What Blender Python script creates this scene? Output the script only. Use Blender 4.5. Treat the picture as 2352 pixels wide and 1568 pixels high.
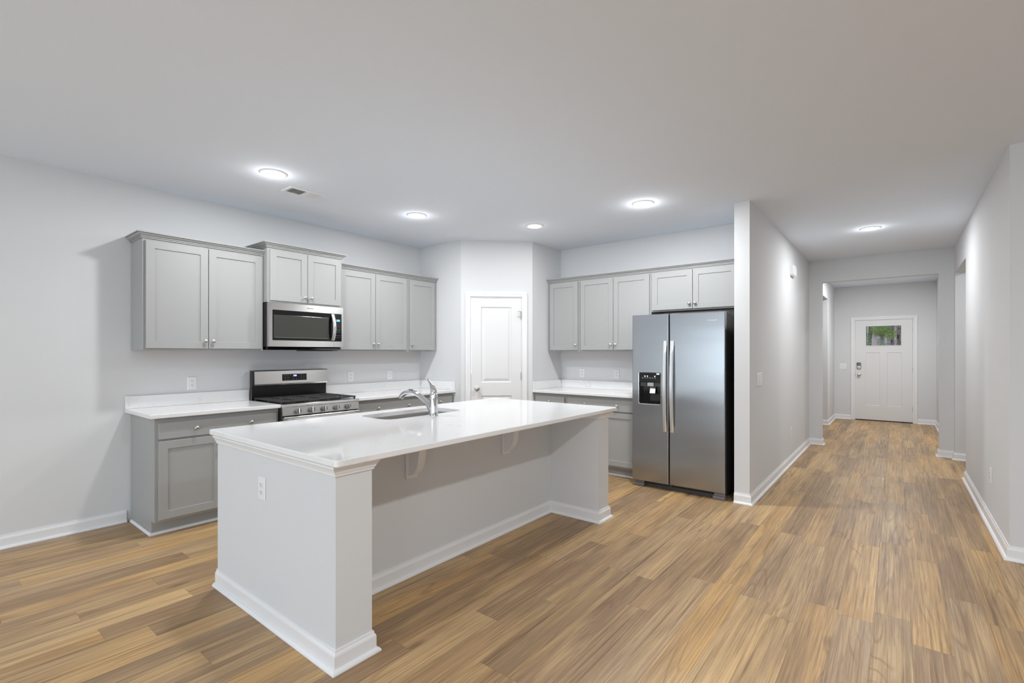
import bpy, bmesh, math, random
from mathutils import Matrix, Vector, noise
for o in list(bpy.data.objects):
    bpy.data.objects.remove(o)
SC = bpy.context.scene
COL = SC.collection
R = math.radians
PI = math.pi

# ------------------------------------------------------------------ camera
cam_d = bpy.data.cameras.new('camera')
cam = bpy.data.objects.new('camera', cam_d)
COL.objects.link(cam)
cam_d.sensor_fit = 'HORIZONTAL'
cam_d.sensor_width = 36.0
cam_d.lens = 1109.563 * 36.0 / 2352.0
cam_d.shift_y = 27.03 / 2352.0
cam_d.clip_start = 0.02
cam_d.clip_end = 300
cam.location = (0, 0, 1.36564)
cam.rotation_euler = (R(90), 0, 0.67258 - PI / 2)
SC.camera = cam

# ------------------------------------------------------------------ world, daylight, exposure
W = bpy.data.worlds.new('world')
SC.world = W
W.use_nodes = True
wn = W.node_tree.nodes['Background']
wn.inputs[0].default_value = (0.80, 0.90, 1.0, 1)
wn.inputs[1].default_value = 2.3
SC.view_settings.view_transform = 'Standard'
SC.view_settings.look = 'None'
SC.view_settings.gamma = 1.0
SC.view_settings.use_curve_mapping = False
SC.view_settings.exposure = 0.09
LAMP_COL = (0.975, 0.985, 1.0)
LAMP_W = 19.0
DAY_COL = (0.76, 0.89, 1.0)


def area(name, loc, rot, sx, sy, power, col, shape='RECTANGLE', spread=180):
    d = bpy.data.lights.new(name, 'AREA')
    d.shape = shape
    d.size = sx
    d.size_y = sy
    d.energy = power
    d.color = col
    d.spread = R(spread)
    o = bpy.data.objects.new(name, d)
    COL.objects.link(o)
    o.location = loc
    o.rotation_euler = rot
    return o


# daylight entering through the glass doors and windows behind the camera
area('daylight_rear', (-4.38, 1.9, 1.15), (R(90), 0, R(-90)), 3.4, 2.0, 64, DAY_COL)
area('daylight_rear_side', (-4.38, -2.2, 1.45), (R(90), 0, R(-90)), 1.7, 1.4, 18, DAY_COL)
area('daylight_side', (-2.2, -4.38, 1.45), (R(90), 0, 0), 2.6, 1.4, 7, DAY_COL)


# ------------------------------------------------------------------ materials
def s2l(c):
    c = c / 255.0
    return c / 12.92 if c <= 0.04045 else ((c + 0.055) / 1.055) ** 2.4


def rgb(r, g, b):
    return (s2l(r), s2l(g), s2l(b), 1)


def mat(name, col, rough=0.5, metal=0.0, spec=0.5, emit=None, estr=0.0, coat=0.0):
    m = bpy.data.materials.new(name)
    m.use_nodes = True
    b = m.node_tree.nodes['Principled BSDF']
    b.inputs['Base Color'].default_value = col
    b.inputs['Roughness'].default_value = rough
    b.inputs['Metallic'].default_value = metal
    b.inputs['Specular IOR Level'].default_value = spec
    if coat:
        b.inputs['Coat Weight'].default_value = coat
        b.inputs['Coat Roughness'].default_value = 0.05
    if emit:
        b.inputs['Emission Color'].default_value = emit
        b.inputs['Emission Strength'].default_value = estr
    return m


def nd(m, t, **kw):
    n = m.node_tree.nodes.new(t)
    for k, v in kw.items():
        if k == 'op':
            n.operation = v
        else:
            n.inputs[k].default_value = v
    return n


def lk(m, a, b):
    m.node_tree.links.new(a, b)


def math_n(m, op, a, b=None, c=None):
    n = m.node_tree.nodes.new('ShaderNodeMath')
    n.operation = op
    for i, x in enumerate((a, b, c)):
        if x is None:
            continue
        if isinstance(x, (int, float)):
            n.inputs[i].default_value = x
        else:
            lk(m, x, n.inputs[i])
    return n.outputs[0]


def bump_noise(m, scale, strength, dist=0.002, stretch=None, detail=3.0):
    b = m.node_tree.nodes['Principled BSDF']
    tc = m.node_tree.nodes.new('ShaderNodeTexCoord')
    n = nd(m, 'ShaderNodeTexNoise', Scale=scale, Detail=detail)
    if stretch:
        mp = m.node_tree.nodes.new('ShaderNodeMapping')
        mp.inputs['Scale'].default_value = stretch
        lk(m, tc.outputs['Object'], mp.inputs['Vector'])
        lk(m, mp.outputs[0], n.inputs['Vector'])
    else:
        lk(m, tc.outputs['Object'], n.inputs['Vector'])
    bp = nd(m, 'ShaderNodeBump', Strength=strength, Distance=dist)
    lk(m, n.outputs['Fac'], bp.inputs['Height'])
    lk(m, bp.outputs[0], b.inputs['Normal'])
    return m


M = {}
M['wall'] = bump_noise(mat('wall_paint', rgb(221, 222, 223), 0.85, spec=0.25), 220, 0.12)
M['ceil'] = bump_noise(mat('ceiling_paint', rgb(232, 239, 248), 0.95, spec=0.1), 160, 0.18)
M['trim'] = mat('white_trim_paint', rgb(238, 238, 239), 0.38)
M['door'] = mat('white_door_paint', rgb(231, 231, 231), 0.42)
M['cab'] = bump_noise(mat('grey_cabinet_paint', rgb(168, 169, 168), 0.42), 300, 0.02)
M['cabin'] = mat('cabinet_interior_wood', rgb(138, 92, 42), 0.6)
M['white_pl'] = mat('white_plastic', rgb(238, 239, 240), 0.35)
M['black_slot'] = mat('black_slot', rgb(25, 25, 26), 0.6)
M['nickel'] = mat('brushed_nickel', (0.60, 0.58, 0.55, 1), 0.28, 1.0)
M['chrome'] = mat('chrome', (0.72, 0.73, 0.75, 1), 0.06, 1.0)
M['black_gl'] = mat('black_glass', rgb(14, 14, 16), 0.08, 0.0, 0.5)
M['black_en'] = mat('black_enamel', rgb(16, 16, 17), 0.22)
M['iron'] = mat('cast_iron', rgb(48, 46, 46), 0.55)
M['dark_case'] = mat('dark_case_paint', rgb(40, 38, 37), 0.45)
M['dark_gr'] = mat('dark_grey_plastic', rgb(72, 72, 75), 0.45)
M['mid_gr'] = mat('grey_plastic', rgb(120, 120, 122), 0.4)
M['oven_gl'] = mat('window_mesh_glass', rgb(62, 62, 58), 0.18)
M['key'] = mat('printed_key', rgb(130, 130, 132), 0.5)
M['ink'] = mat('logo_ink', rgb(70, 70, 72), 0.4)
M['emblem'] = mat('raised_silver_lettering', (0.80, 0.80, 0.80, 1), 0.25, 1.0)
M['sticker'] = mat('white_sticker', rgb(240, 240, 240), 0.6)
M['led_blue'] = mat('blue_digit', rgb(120, 190, 255), 0.4, emit=rgb(120, 200, 255), estr=2.0)
M['led_white'] = mat('white_digit', rgb(220, 235, 255), 0.4, emit=rgb(205, 225, 255), estr=3.0)
M['led_bg'] = mat('blue_display', rgb(10, 40, 120), 0.3, emit=rgb(10, 50, 170), estr=0.5)
M['lcd'] = mat('lcd_display', rgb(110, 150, 170), 0.3, emit=rgb(70, 130, 165), estr=0.35)
M['lens'] = mat('lamp_lens', rgb(255, 252, 246), 0.5, emit=(1, 0.98, 0.95, 1), estr=6.0)
M['rubber'] = mat('black_rubber', rgb(20, 20, 20), 0.7)


def steel(name, col, rough, stretch, st=0.05, aniso=0.0, turn=0.0, var=0.03):
    m = mat(name, col, rough, 1.0)
    b = m.node_tree.nodes['Principled BSDF']
    tc = m.node_tree.nodes.new('ShaderNodeTexCoord')
    mp = m.node_tree.nodes.new('ShaderNodeMapping')
    mp.inputs['Scale'].default_value = stretch
    n = nd(m, 'ShaderNodeTexNoise', Scale=1.0, Detail=4.0)
    lk(m, tc.outputs['Object'], mp.inputs['Vector'])
    lk(m, mp.outputs[0], n.inputs['Vector'])
    mr = m.node_tree.nodes.new('ShaderNodeMapRange')
    mr.inputs['To Min'].default_value = rough - var
    mr.inputs['To Max'].default_value = rough + var
    lk(m, n.outputs['Fac'], mr.inputs['Value'])
    lk(m, mr.outputs[0], b.inputs['Roughness'])
    # gentle panel waviness
    n2 = nd(m, 'ShaderNodeTexNoise', Scale=2.2, Detail=1.0)
    mp2 = m.node_tree.nodes.new('ShaderNodeMapping')
    mp2.inputs['Scale'].default_value = (0.5, 0.5, 1.6)
    lk(m, tc.outputs['Object'], mp2.inputs['Vector'])
    lk(m, mp2.outputs[0], n2.inputs['Vector'])
    bp = nd(m, 'ShaderNodeBump', Strength=st, Distance=0.05)
    lk(m, n2.outputs['Fac'], bp.inputs['Height'])
    lk(m, bp.outputs[0], b.inputs['Normal'])
    if aniso:
        b.inputs['Anisotropic'].default_value = aniso
        b.inputs['Anisotropic Rotation'].default_value = turn
        tg = m.node_tree.nodes.new('ShaderNodeTangent')
        tg.direction_type = 'RADIAL'
        tg.axis = 'Z'
        lk(m, tg.outputs[0], b.inputs['Tangent'])
    return m


M['steel'] = steel('brushed_steel', (0.74, 0.735, 0.725, 1), 0.24, (3, 3, 160), 0.02, 0.75, 0.25)
M['steel_fr'] = steel('brushed_steel_fridge', (0.41, 0.425, 0.44, 1), 0.27, (240, 240, 3), 0.08, 0.6, 0.0, 0.006)
M['handle'] = mat('polished_handle_steel', (0.86, 0.86, 0.86, 1), 0.30, 1.0)
M['steel_sink'] = steel('sink_steel', (0.55, 0.53, 0.50, 1), 0.33, (60, 3, 3), 0.02)


def quartz():
    m = mat('white_quartz', rgb(236, 236, 236), 0.07, spec=0.5)
    b = m.node_tree.nodes['Principled BSDF']
    tc = m.node_tree.nodes.new('ShaderNodeTexCoord')
    n1 = nd(m, 'ShaderNodeTexNoise', Scale=2.2, Detail=6.0, Distortion=1.2)
    lk(m, tc.outputs['Object'], n1.inputs['Vector'])
    # thin veins where the noise crosses 0.5
    d = math_n(m, 'ABSOLUTE', math_n(m, 'SUBTRACT', n1.outputs['Fac'], 0.5))
    vein = math_n(m, 'SUBTRACT', 1.0, math_n(m, 'MULTIPLY', d, 55.0))
    vein = math_n(m, 'MAXIMUM', vein, 0.0)
    n2 = nd(m, 'ShaderNodeTexNoise', Scale=5.0, Detail=3.0)
    lk(m, tc.outputs['Object'], n2.inputs['Vector'])
    gate = math_n(m, 'MAXIMUM', math_n(m, 'MULTIPLY', math_n(m, 'SUBTRACT', n2.outputs['Fac'], 0.50), 3.0), 0.0)
    f = math_n(m, 'MULTIPLY', math_n(m, 'MULTIPLY', vein, gate), 0.8)
    n3 = nd(m, 'ShaderNodeTexNoise', Scale=60.0, Detail=4.0)
    lk(m, tc.outputs['Object'], n3.inputs['Vector'])
    f2 = math_n(m, 'ADD', f, math_n(m, 'MULTIPLY', math_n(m, 'SUBTRACT', n3.outputs['Fac'], 0.5), 0.10))
    mx = m.node_tree.nodes.new('ShaderNodeMix')
    mx.data_type = 'RGBA'
    mx.inputs[6].default_value = rgb(241, 241, 241)
    mx.inputs[7].default_value = rgb(205, 203, 201)
    lk(m, f2, mx.inputs[0])
    lk(m, mx.outputs[2], b.inputs['Base Color'])
    return m


M['quartz'] = quartz()


def floor_mat():
    m = mat('vinyl_plank_floor', rgb(170, 140, 105), 0.42, spec=0.4)
    nt = m.node_tree
    b = nt.nodes['Principled BSDF']
    tc = nt.nodes.new('ShaderNodeTexCoord')
    sp = nt.nodes.new('ShaderNodeSeparateXYZ')
    lk(m, tc.outputs['Object'], sp.inputs[0])
    x, y = sp.outputs[0], sp.outputs[1]
    PW, PL = 0.150, 1.22
    v = math_n(m, 'ADD', math_n(m, 'DIVIDE', y, PW), 100.37)
    row = math_n(m, 'FLOOR', v)
    fv = math_n(m, 'FRACT', v)
    wr = nt.nodes.new('ShaderNodeTexWhiteNoise')
    wr.noise_dimensions = '1D'
    lk(m, row, wr.inputs['W'])
    u = math_n(m, 'ADD', math_n(m, 'ADD', math_n(m, 'DIVIDE', x, PL), 50.0), math_n(m, 'MULTIPLY', wr.outputs['Value'], 7.0))
    colm = math_n(m, 'FLOOR', u)
    fu = math_n(m, 'FRACT', u)
    cb = nt.nodes.new('ShaderNodeCombineXYZ')
    lk(m, row, cb.inputs[0])
    lk(m, colm, cb.inputs[1])
    wh = nt.nodes.new('ShaderNodeTexWhiteNoise')
    wh.noise_dimensions = '3D'
    lk(m, cb.outputs[0], wh.inputs['Vector'])
    h = wh.outputs['Value']
    sc = nt.nodes.new('ShaderNodeSeparateColor')
    lk(m, wh.outputs['Color'], sc.inputs[0])
    h2, h3 = sc.outputs[1], sc.outputs[2]
    # plank tone
    rp = nt.nodes.new('ShaderNodeValToRGB')
    el = rp.color_ramp.elements
    el[0].position = 0.0
    el[0].color = rgb(158, 130, 102)
    el[1].position = 1.0
    el[1].color = rgb(232, 196, 146)
    for p, c in ((0.18, rgb(180, 149, 115)), (0.38, rgb(200, 165, 124)), (0.55, rgb(220, 178, 122)), (0.72, rgb(214, 182, 142)), (0.86, rgb(188, 160, 128))):
        e = el.new(p)
        e.color = c
    lk(m, h, rp.inputs[0])

    def vec(sx, sy, seed, k=31.0):
        c = nt.nodes.new('ShaderNodeCombineXYZ')
        lk(m, math_n(m, 'MULTIPLY', x, sx), c.inputs[0])
        lk(m, math_n(m, 'MULTIPLY', y, sy), c.inputs[1])
        lk(m, math_n(m, 'MULTIPLY', seed, k), c.inputs[2])
        return c.outputs[0]

    def noise_t(vv, scale, detail, rough=0.55, dist=0.0):
        n = nd(m, 'ShaderNodeTexNoise', Scale=scale, Detail=detail, Roughness=rough, Distortion=dist)
        lk(m, vv, n.inputs['Vector'])
        return n.outputs['Fac']

    def mixc(fac, a, bb, mode='MIX'):
        n = nt.nodes.new('ShaderNodeMix')
        n.data_type = 'RGBA'
        n.blend_type = mode
        if isinstance(fac, float):
            n.inputs[0].default_value = fac
        else:
            lk(m, fac, n.inputs[0])
        for s, z in ((6, a), (7, bb)):
            if isinstance(z, tuple):
                n.inputs[s].default_value = z
            else:
                lk(m, z, n.inputs[s])
        return n.outputs[2]

    def rng(val, a, b2, c, d):
        n = nt.nodes.new('ShaderNodeMapRange')
        n.inputs[1].default_value = a
        n.inputs[2].default_value = b2
        n.inputs[3].default_value = c
        n.inputs[4].default_value = d
        lk(m, val, n.inputs[0])
        return n.outputs[0]

    # slow tint drift inside a plank: grey-brown against gold
    big = noise_t(vec(1.1, 6.0, h2), 1.0, 3.0)
    c1 = mixc(rng(big, 0.40, 0.62, 0.0, 0.55), rp.outputs[0], rgb(150, 128, 106))
    big2 = noise_t(vec(0.9, 8.0, h3, 17.0), 1.3, 2.0)
    c1 = mixc(rng(big2, 0.50, 0.70, 0.0, 0.5), c1, rgb(238, 204, 152))
    # fine straight fibres
    fib = noise_t(vec(1.6, 95.0, h), 1.0, 6.0, 0.66)
    c2 = mixc(rng(fib, 0.34, 0.62, 0.50, 0.0), c1, rgb(118, 90, 62))
    fib2 = noise_t(vec(3.5, 190.0, h3, 13.0), 1.0, 4.0, 0.6)
    c2 = mixc(rng(fib2, 0.52, 0.70, 0.0, 0.32), c2, rgb(238, 206, 160))
    fib3 = noise_t(vec(0.7, 42.0, h2, 71.0), 1.0, 4.0, 0.7)
    c2 = mixc(rng(fib3, 0.56, 0.68, 0.0, 0.65), c2, rgb(104, 80, 56))
    # flame (cathedral) figure: contour lines of a stretched noise
    fl = noise_t(vec(0.6, 7.0, h3), 1.0, 1.2, 0.35, 0.25)
    cont = math_n(m, 'PINGPONG', math_n(m, 'MULTIPLY', fl, 22.0), 1.0)
    gate = rng(noise_t(vec(1.2, 6.0, h2, 53.0), 1.0, 1.0), 0.48, 0.62, 0.0, 0.45)
    line = math_n(m, 'MULTIPLY', rng(cont, 0.0, 0.30, 1.0, 0.0), gate)
    c3 = mixc(line, c2, rgb(122, 94, 66))
    # pores
    po = noise_t(vec(9.0, 260.0, h2), 1.0, 2.0, 0.5)
    c3 = mixc(rng(po, 0.60, 0.74, 0.0, 0.35), c3, rgb(126, 98, 70))
    # knots
    vo = nt.nodes.new('ShaderNodeTexVoronoi')
    vo.inputs['Scale'].default_value = 1.0
    lk(m, vec(1.3, 3.4, h, 9.0), vo.inputs['Vector'])
    kn = rng(vo.outputs['Distance'], 0.03, 0.10, 0.5, 0.0)
    c3 = mixc(kn, c3, rgb(84, 60, 40))
    # seams
    ev = math_n(m, 'MINIMUM', fv, math_n(m, 'SUBTRACT', 1.0, fv))
    eu = math_n(m, 'MINIMUM', fu, math_n(m, 'SUBTRACT', 1.0, fu))
    sv = rng(ev, 0.0, 0.010, 1.0, 0.0)
    su = rng(eu, 0.0, 0.0016, 1.0, 0.0)
    seam = math_n(m, 'MAXIMUM', sv, su)
    c4 = mixc(math_n(m, 'MULTIPLY', seam, 0.42), c3, rgb(70, 52, 38))
    hs = nt.nodes.new('ShaderNodeHueSaturation')
    hs.inputs['Saturation'].default_value = 1.06
    hs.inputs['Value'].default_value = 0.93
    lk(m, c4, hs.inputs['Color'])
    lk(m, hs.outputs[0], b.inputs['Base Color'])
    lk(m, rng(fib, 0.3, 0.7, 0.50, 0.36), b.inputs['Roughness'])
    bp = nd(m, 'ShaderNodeBump', Strength=0.12, Distance=0.002)
    hh = math_n(m, 'SUBTRACT', fib, math_n(m, 'MULTIPLY', seam, 1.2))
    lk(m, hh, bp.inputs['Height'])
    lk(m, bp.outputs[0], b.inputs['Normal'])
    return m


M['floor'] = floor_mat()


def glass_mat():
    m = bpy.data.materials.new('clear_pane')
    m.use_nodes = True
    nt = m.node_tree
    nt.nodes.clear()
    out = nt.nodes.new('ShaderNodeOutputMaterial')
    tr = nt.nodes.new('ShaderNodeBsdfTransparent')
    tr.inputs[0].default_value = (0.96, 0.98, 0.97, 1)
    gl = nt.nodes.new('ShaderNodeBsdfGlossy')
    gl.inputs['Roughness'].default_value = 0.02
    mx = nt.nodes.new('ShaderNodeMixShader')
    mx.inputs[0].default_value = 0.008
    nt.links.new(tr.outputs[0], mx.inputs[1])
    nt.links.new(gl.outputs[0], mx.inputs[2])
    nt.links.new(mx.outputs[0], out.inputs[0])
    return m


M['glass'] = glass_mat()


def noisy(name, c1, c2, scale, rough=0.9):
    m = mat(name, c1, rough, spec=0.2)
    b = m.node_tree.nodes['Principled BSDF']
    tc = m.node_tree.nodes.new('ShaderNodeTexCoord')
    n = nd(m, 'ShaderNodeTexNoise', Scale=scale, Detail=4.0)
    lk(m, tc.outputs['Object'], n.inputs['Vector'])
    mx = m.node_tree.nodes.new('ShaderNodeMix')
    mx.data_type = 'RGBA'
    mx.inputs[6].default_value = c1
    mx.inputs[7].default_value = c2
    lk(m, n.outputs['Fac'], mx.inputs[0])
    lk(m, mx.outputs[2], b.inputs['Base Color'])
    return m


M['bark'] = noisy('pine_bark', rgb(172, 160, 164), rgb(112, 98, 100), 6)
M['leaf1'] = noisy('bright_leaves', rgb(118, 136, 80), rgb(84, 100, 60), 3)
M['leaf2'] = noisy('dark_leaves', rgb(104, 116, 88), rgb(74, 84, 62), 3)
M['leaf3'] = noisy('greyish_scrub', rgb(142, 130, 134), rgb(96, 90, 84), 3)
M['soil'] = noisy('leaf_litter', rgb(150, 124, 100), rgb(110, 94, 74), 4)


# ------------------------------------------------------------------ mesh builder
class MB:
    def __init__(self):
        self.bm = bmesh.new()
        self.mats = []
        self.cur = 0

    def use(self, m):
        if m not in self.mats:
            self.mats.append(m)
        self.cur = self.mats.index(m)
        return self

    def face(self, vs):
        try:
            f = self.bm.faces.new(vs)
            f.material_index = self.cur
            return f
        except ValueError:
            return None

    def box(self, x0, x1, y0, y1, z0, z1, bev=0.0, seg=1, mtx=None):
        xs, ys, zs = sorted((x0, x1)), sorted((y0, y1)), sorted((z0, z1))
        if bev:
            bev = min(bev, 0.45 * min(xs[1] - xs[0], ys[1] - ys[0], zs[1] - zs[0]))
        co = [(x, y, z) for z in zs for y in ys for x in xs]
        vs = [self.bm.verts.new(c) for c in co]
        fs = []
        for q in ((0, 2, 3, 1), (4, 5, 7, 6), (0, 1, 5, 4), (2, 6, 7, 3), (0, 4, 6, 2), (1, 3, 7, 5)):
            fs.append(self.face([vs[i] for i in q]))
        if mtx is not None:
            for v in vs:
                v.co = mtx @ v.co
        if bev:
            es = list({e for f in fs for e in f.edges})
            r = bmesh.ops.bevel(self.bm, geom=es, offset=bev, segments=seg, affect='EDGES', profile=0.5)
            for f in r['faces']:
                f.material_index = self.cur
        return self

    def prism(self, poly, fn, a, b):
        """poly: 2D outline; fn(p, q, t) -> 3D; extruded from t=a to t=b."""
        va = [self.bm.verts.new(fn(p, q, a)) for p, q in poly]
        vb = [self.bm.verts.new(fn(p, q, b)) for p, q in poly]
        n = len(poly)
        self.face(va[::-1])
        self.face(vb)
        for i in range(n):
            j = (i + 1) % n
            self.face([va[i], va[j], vb[j], vb[i]])
        return self

    def loops(self, rings, closed_ring=True, cap=True):
        vr = [[self.bm.verts.new(c) for c in r] for r in rings]
        n = len(vr[0])
        for a, b in zip(vr, vr[1:]):
            for i in range(n if closed_ring else n - 1):
                j = (i + 1) % n
                self.face([a[i], a[j], b[j], b[i]])
        if cap:
            self.face(vr[0][::-1])
            self.face(vr[-1])
        return self

    def lathe(self, prof, segs=20, mtx=None, cap=True):
        """prof: (radius, height) along +Z, then moved by mtx."""
        mtx = mtx or Matrix()
        rings = []
        for r, h in prof:
            rings.append([mtx @ Vector((r * math.cos(2 * PI * k / segs), r * math.sin(2 * PI * k / segs), h)) for k in range(segs)])
        return self.loops(rings, True, cap)

    def tube(self, pts, rad, segs=12, cap=True, flat=None, up=Vector((0, 0, 1))):
        pts = [Vector(p) for p in pts]
        if not isinstance(rad, (list, tuple)):
            rad = [rad] * len(pts)
        rings = []
        pn = None
        for i, p in enumerate(pts):
            t = (pts[min(i + 1, len(pts) - 1)] - pts[max(i - 1, 0)]).normalized()
            if pn is None:
                ref = up if abs(t.dot(up)) < 0.95 else Vector((1, 0, 0))
                n = (ref - t * ref.dot(t)).normalized()
            else:
                n = (pn - t * pn.dot(t)).normalized()
            pn = n
            bq = t.cross(n)
            r = rad[i]
            ra, rb = r if isinstance(r, (list, tuple)) else (r, r)
            rings.append([p + n * ra * math.cos(2 * PI * k / segs) + bq * rb * math.sin(2 * PI * k / segs) for k in range(segs)])
        return self.loops(rings, True, cap)

    def sweep(self, prof, path, fn, closed=False):
        """prof: (offset to the right of the path, height). path: 2D. fn(a, b, h) -> 3D."""
        n = len(path)
        rings = []
        for i in range(n):
            p = Vector(path[i])
            ds = []
            if i > 0 or closed:
                ds.append((p - Vector(path[i - 1])).normalized())
            if i < n - 1 or closed:
                ds.append((Vector(path[(i + 1) % n]) - p).normalized())
            ns = [Vector((d.y, -d.x)) for d in ds]
            if len(ns) == 2:
                m = (ns[0] + ns[1]) / max(1 + ns[0].dot(ns[1]), 0.05)
            else:
                m = ns[0]
            rings.append([Vector(fn(p.x + m.x * d, p.y + m.y * d, h)) for d, h in prof])
        if closed:
            rings.append([v.copy() for v in rings[0]])
        return self.loops(rings, True, not closed)

    def build(self, name, m=None, parent=None, smooth=False, loc=None, rot=None):
        if m is not None and not self.mats:
            self.mats = [m]
        bmesh.ops.recalc_face_normals(self.bm, faces=self.bm.faces[:])
        me = bpy.data.meshes.new(name)
        self.bm.to_mesh(me)
        self.bm.free()
        for mm in self.mats:
            me.materials.append(mm)
        if smooth:
            me.polygons.foreach_set('use_smooth', [True] * len(me.polygons))
            me.set_sharp_from_angle(angle=R(38))
        o = bpy.data.objects.new(name, me)
        COL.objects.link(o)
        if parent is not None:
            o.parent = parent
        if loc is not None:
            o.location = loc
        if rot is not None:
            o.rotation_euler = rot
        return o


def tag(o, label, cat, group=None):
    o['label'] = label
    o['category'] = cat
    if group:
        o['group'] = group
    return o


def thing(name, label, cat, loc=(0, 0, 0), rz=0.0, group=None):
    o = bpy.data.objects.new(name, None)
    o.empty_display_size = 0.1
    COL.objects.link(o)
    o.location = loc
    o.rotation_euler = (0, 0, rz)
    return tag(o, label, cat, group)


def struct(o):
    o['kind'] = 'structure'
    return o


def kids(o):
    return [c for c in COL.objects if c.parent == o]


def copy_tree(o, parent=None):
    c = o.copy()
    COL.objects.link(c)
    if parent is not None:
        c.parent = parent
    for ch in kids(o):
        copy_tree(ch, c)
    return c


def rrect(x0, x1, z0, z1, r, seg=5):
    pts = []
    for cx, cz, a0 in ((x1 - r, z1 - r, 0), (x0 + r, z1 - r, 90), (x0 + r, z0 + r, 180), (x1 - r, z0 + r, 270)):
        for k in range(seg + 1):
            a = R(a0 + 90 * k / seg)
            pts.append((cx + r * math.cos(a), cz + r * math.sin(a)))
    return pts


XZ = lambda p, q, t: (p, t, q)      # outline in the front plane, extruded in y
XY = lambda p, q, t: (p, q, t)      # outline in plan, extruded in z
YZ = lambda p, q, t: (t, p, q)      # outline seen from the side, extruded in x
ALONG = lambda a, b, h: (a, b, h)


def text_mesh(txt, size, depth, name, m, parent, loc, rot, width=None):
    cu = bpy.data.curves.new(name, 'FONT')
    cu.body = txt
    cu.size = size
    cu.extrude = depth
    cu.align_x = 'CENTER'
    cu.align_y = 'CENTER'
    t = bpy.data.objects.new('text_source', cu)
    COL.objects.link(t)
    dg = bpy.context.evaluated_depsgraph_get()
    me = bpy.data.meshes.new_from_object(t.evaluated_get(dg))
    bpy.data.objects.remove(t)
    xs = [v.co.x for v in me.vertices]
    if width and xs:
        k = width / (max(xs) - min(xs))
        for v in me.vertices:
            v.co.x *= k
            v.co.y *= k
    me.materials.clear()
    me.materials.append(m)
    me.name = name
    o = bpy.data.objects.new(name, me)
    COL.objects.link(o)
    o.parent = parent
    o.location = loc
    o.rotation_euler = rot
    return o


# ------------------------------------------------------------------ room measures
CE = 2.743
YL = 4.897          # stove wall
XN, YN = 4.218, 4.155      # pantry corner, left edge
XD, YD = 4.834, 3.527      # pantry corner, right edge
XF = 5.482          # fridge wall
XP, YP1, YP0 = 4.735, 1.166, 1.036   # end of the partition, its kitchen and hall faces
XH, XH2 = 8.496, 8.62      # header wall of the hall
YR = -0.584         # hall right wall
XR = 4.547          # its near corner
XE = 12.2           # front door wall
XB = -4.5           # rear wall of the living side
YB = -4.5           # window wall of the living side
T = 0.12


def wall(name, *boxes):
    b = MB()
    for q in boxes:
        b.box(*q)
    return struct(b.build(name, M['wall']))


b = MB()
b.box(XB - T, XE + T, YB - T, YL + T, -0.12, 0.0)
struct(b.build('floor', M['floor']))
b = MB()
b.box(XB - T, XE + T, YB - T, YL + T, CE, CE + 0.12)
struct(b.build('ceiling', M['ceil']))
wall('wall_left', (XB - T, XN + 0.1, YL, YL + T, 0, CE))
wall('wall_pantry_left', (XN, XN + 0.1, YN, YL, 0, CE))
wall('wall_pantry_right', (XD, XF + T, YD, YD + 0.1, 0, CE))
wall('wall_back', (XF, XF + T, YP1, YD, 0, CE))
wall('wall_partition', (XP, XH, YP0, YP1, 0, CE))
OPL, OPR, OPZ = 0.872, -0.437, 2.42
wall('wall_hall_end', (XH, XH2, OPL, YP1, 0, CE), (XH, XH2, YR - T, OPR, 0, CE), (XH, XH2, OPR, OPL, OPZ, CE))
SX0, SX1 = 7.15, 8.37
wall('wall_hall_right', (XR, SX0, YR - T, YR, 0, CE), (SX0, SX1, YR - T, YR, 2.40, CE), (SX1, XH, YR - T, YR, 0, CE))
wall('wall_side_room', (SX1, SX1 + T, -2.2, YR - T, 0, CE), (SX0 - 1.2, SX1 + T, -2.2 - T, -2.2, 0, CE), (SX0 - 1.2 - T, SX0 - 1.2, -2.2, YR - T, 0, CE))
wall('wall_living', (XR, XR + T, YB, YR - T, 0, CE))
FY1, FY0 = 1.03, -0.59
wall('wall_foyer_left', (XH2, 9.5, FY1, FY1 + T, 0, CE), (9.5, 10.95, FY1, FY1 + T, 2.40, CE), (10.95, XE, FY1, FY1 + T, 0, CE))
wall('wall_foyer_room', (10.95, 10.95 + T, FY1 + T, 3.0, 0, CE), (8.4, 10.95 + T, 3.0, 3.0 + T, 0, CE), (8.4 - T, 8.4, FY1 + T, 3.0, 0, CE))
wall('wall_foyer_right', (XH2, XE, FY0 - T, FY0, 0, CE))
DY1, DY0, DZ = 0.672, -0.245, 2.035      # front door slab edges
wall('wall_front', (XE, XE + T, DY1 + 0.02, FY1 + T, 0, CE), (XE, XE + T, FY0 - T, DY0 - 0.02, 0, CE), (XE, XE + T, DY0 - 0.02, DY1 + 0.02, DZ + 0.02, CE))
# living side behind the camera, with window openings for the daylight
wall('wall_rear', (XB - T, XB, YB, -3.05, 0, CE), (XB - T, XB, -1.35, 0.2, 0, CE), (XB - T, XB, 3.6, YL, 0, CE),
     (XB - T, XB, -3.05, -1.35, 0, 0.75), (XB - T, XB, -3.05, -1.35, 2.15, CE), (XB - T, XB, 0.2, 3.6, 2.15, CE))
wall('wall_window_side', (XB, -3.5, YB - T, YB, 0, CE), (-0.9, XR + T, YB - T, YB, 0, CE), (-3.5, -0.9, YB - T, YB, 0, 0.75), (-3.5, -0.9, YB - T, YB, 2.15, CE))


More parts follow.
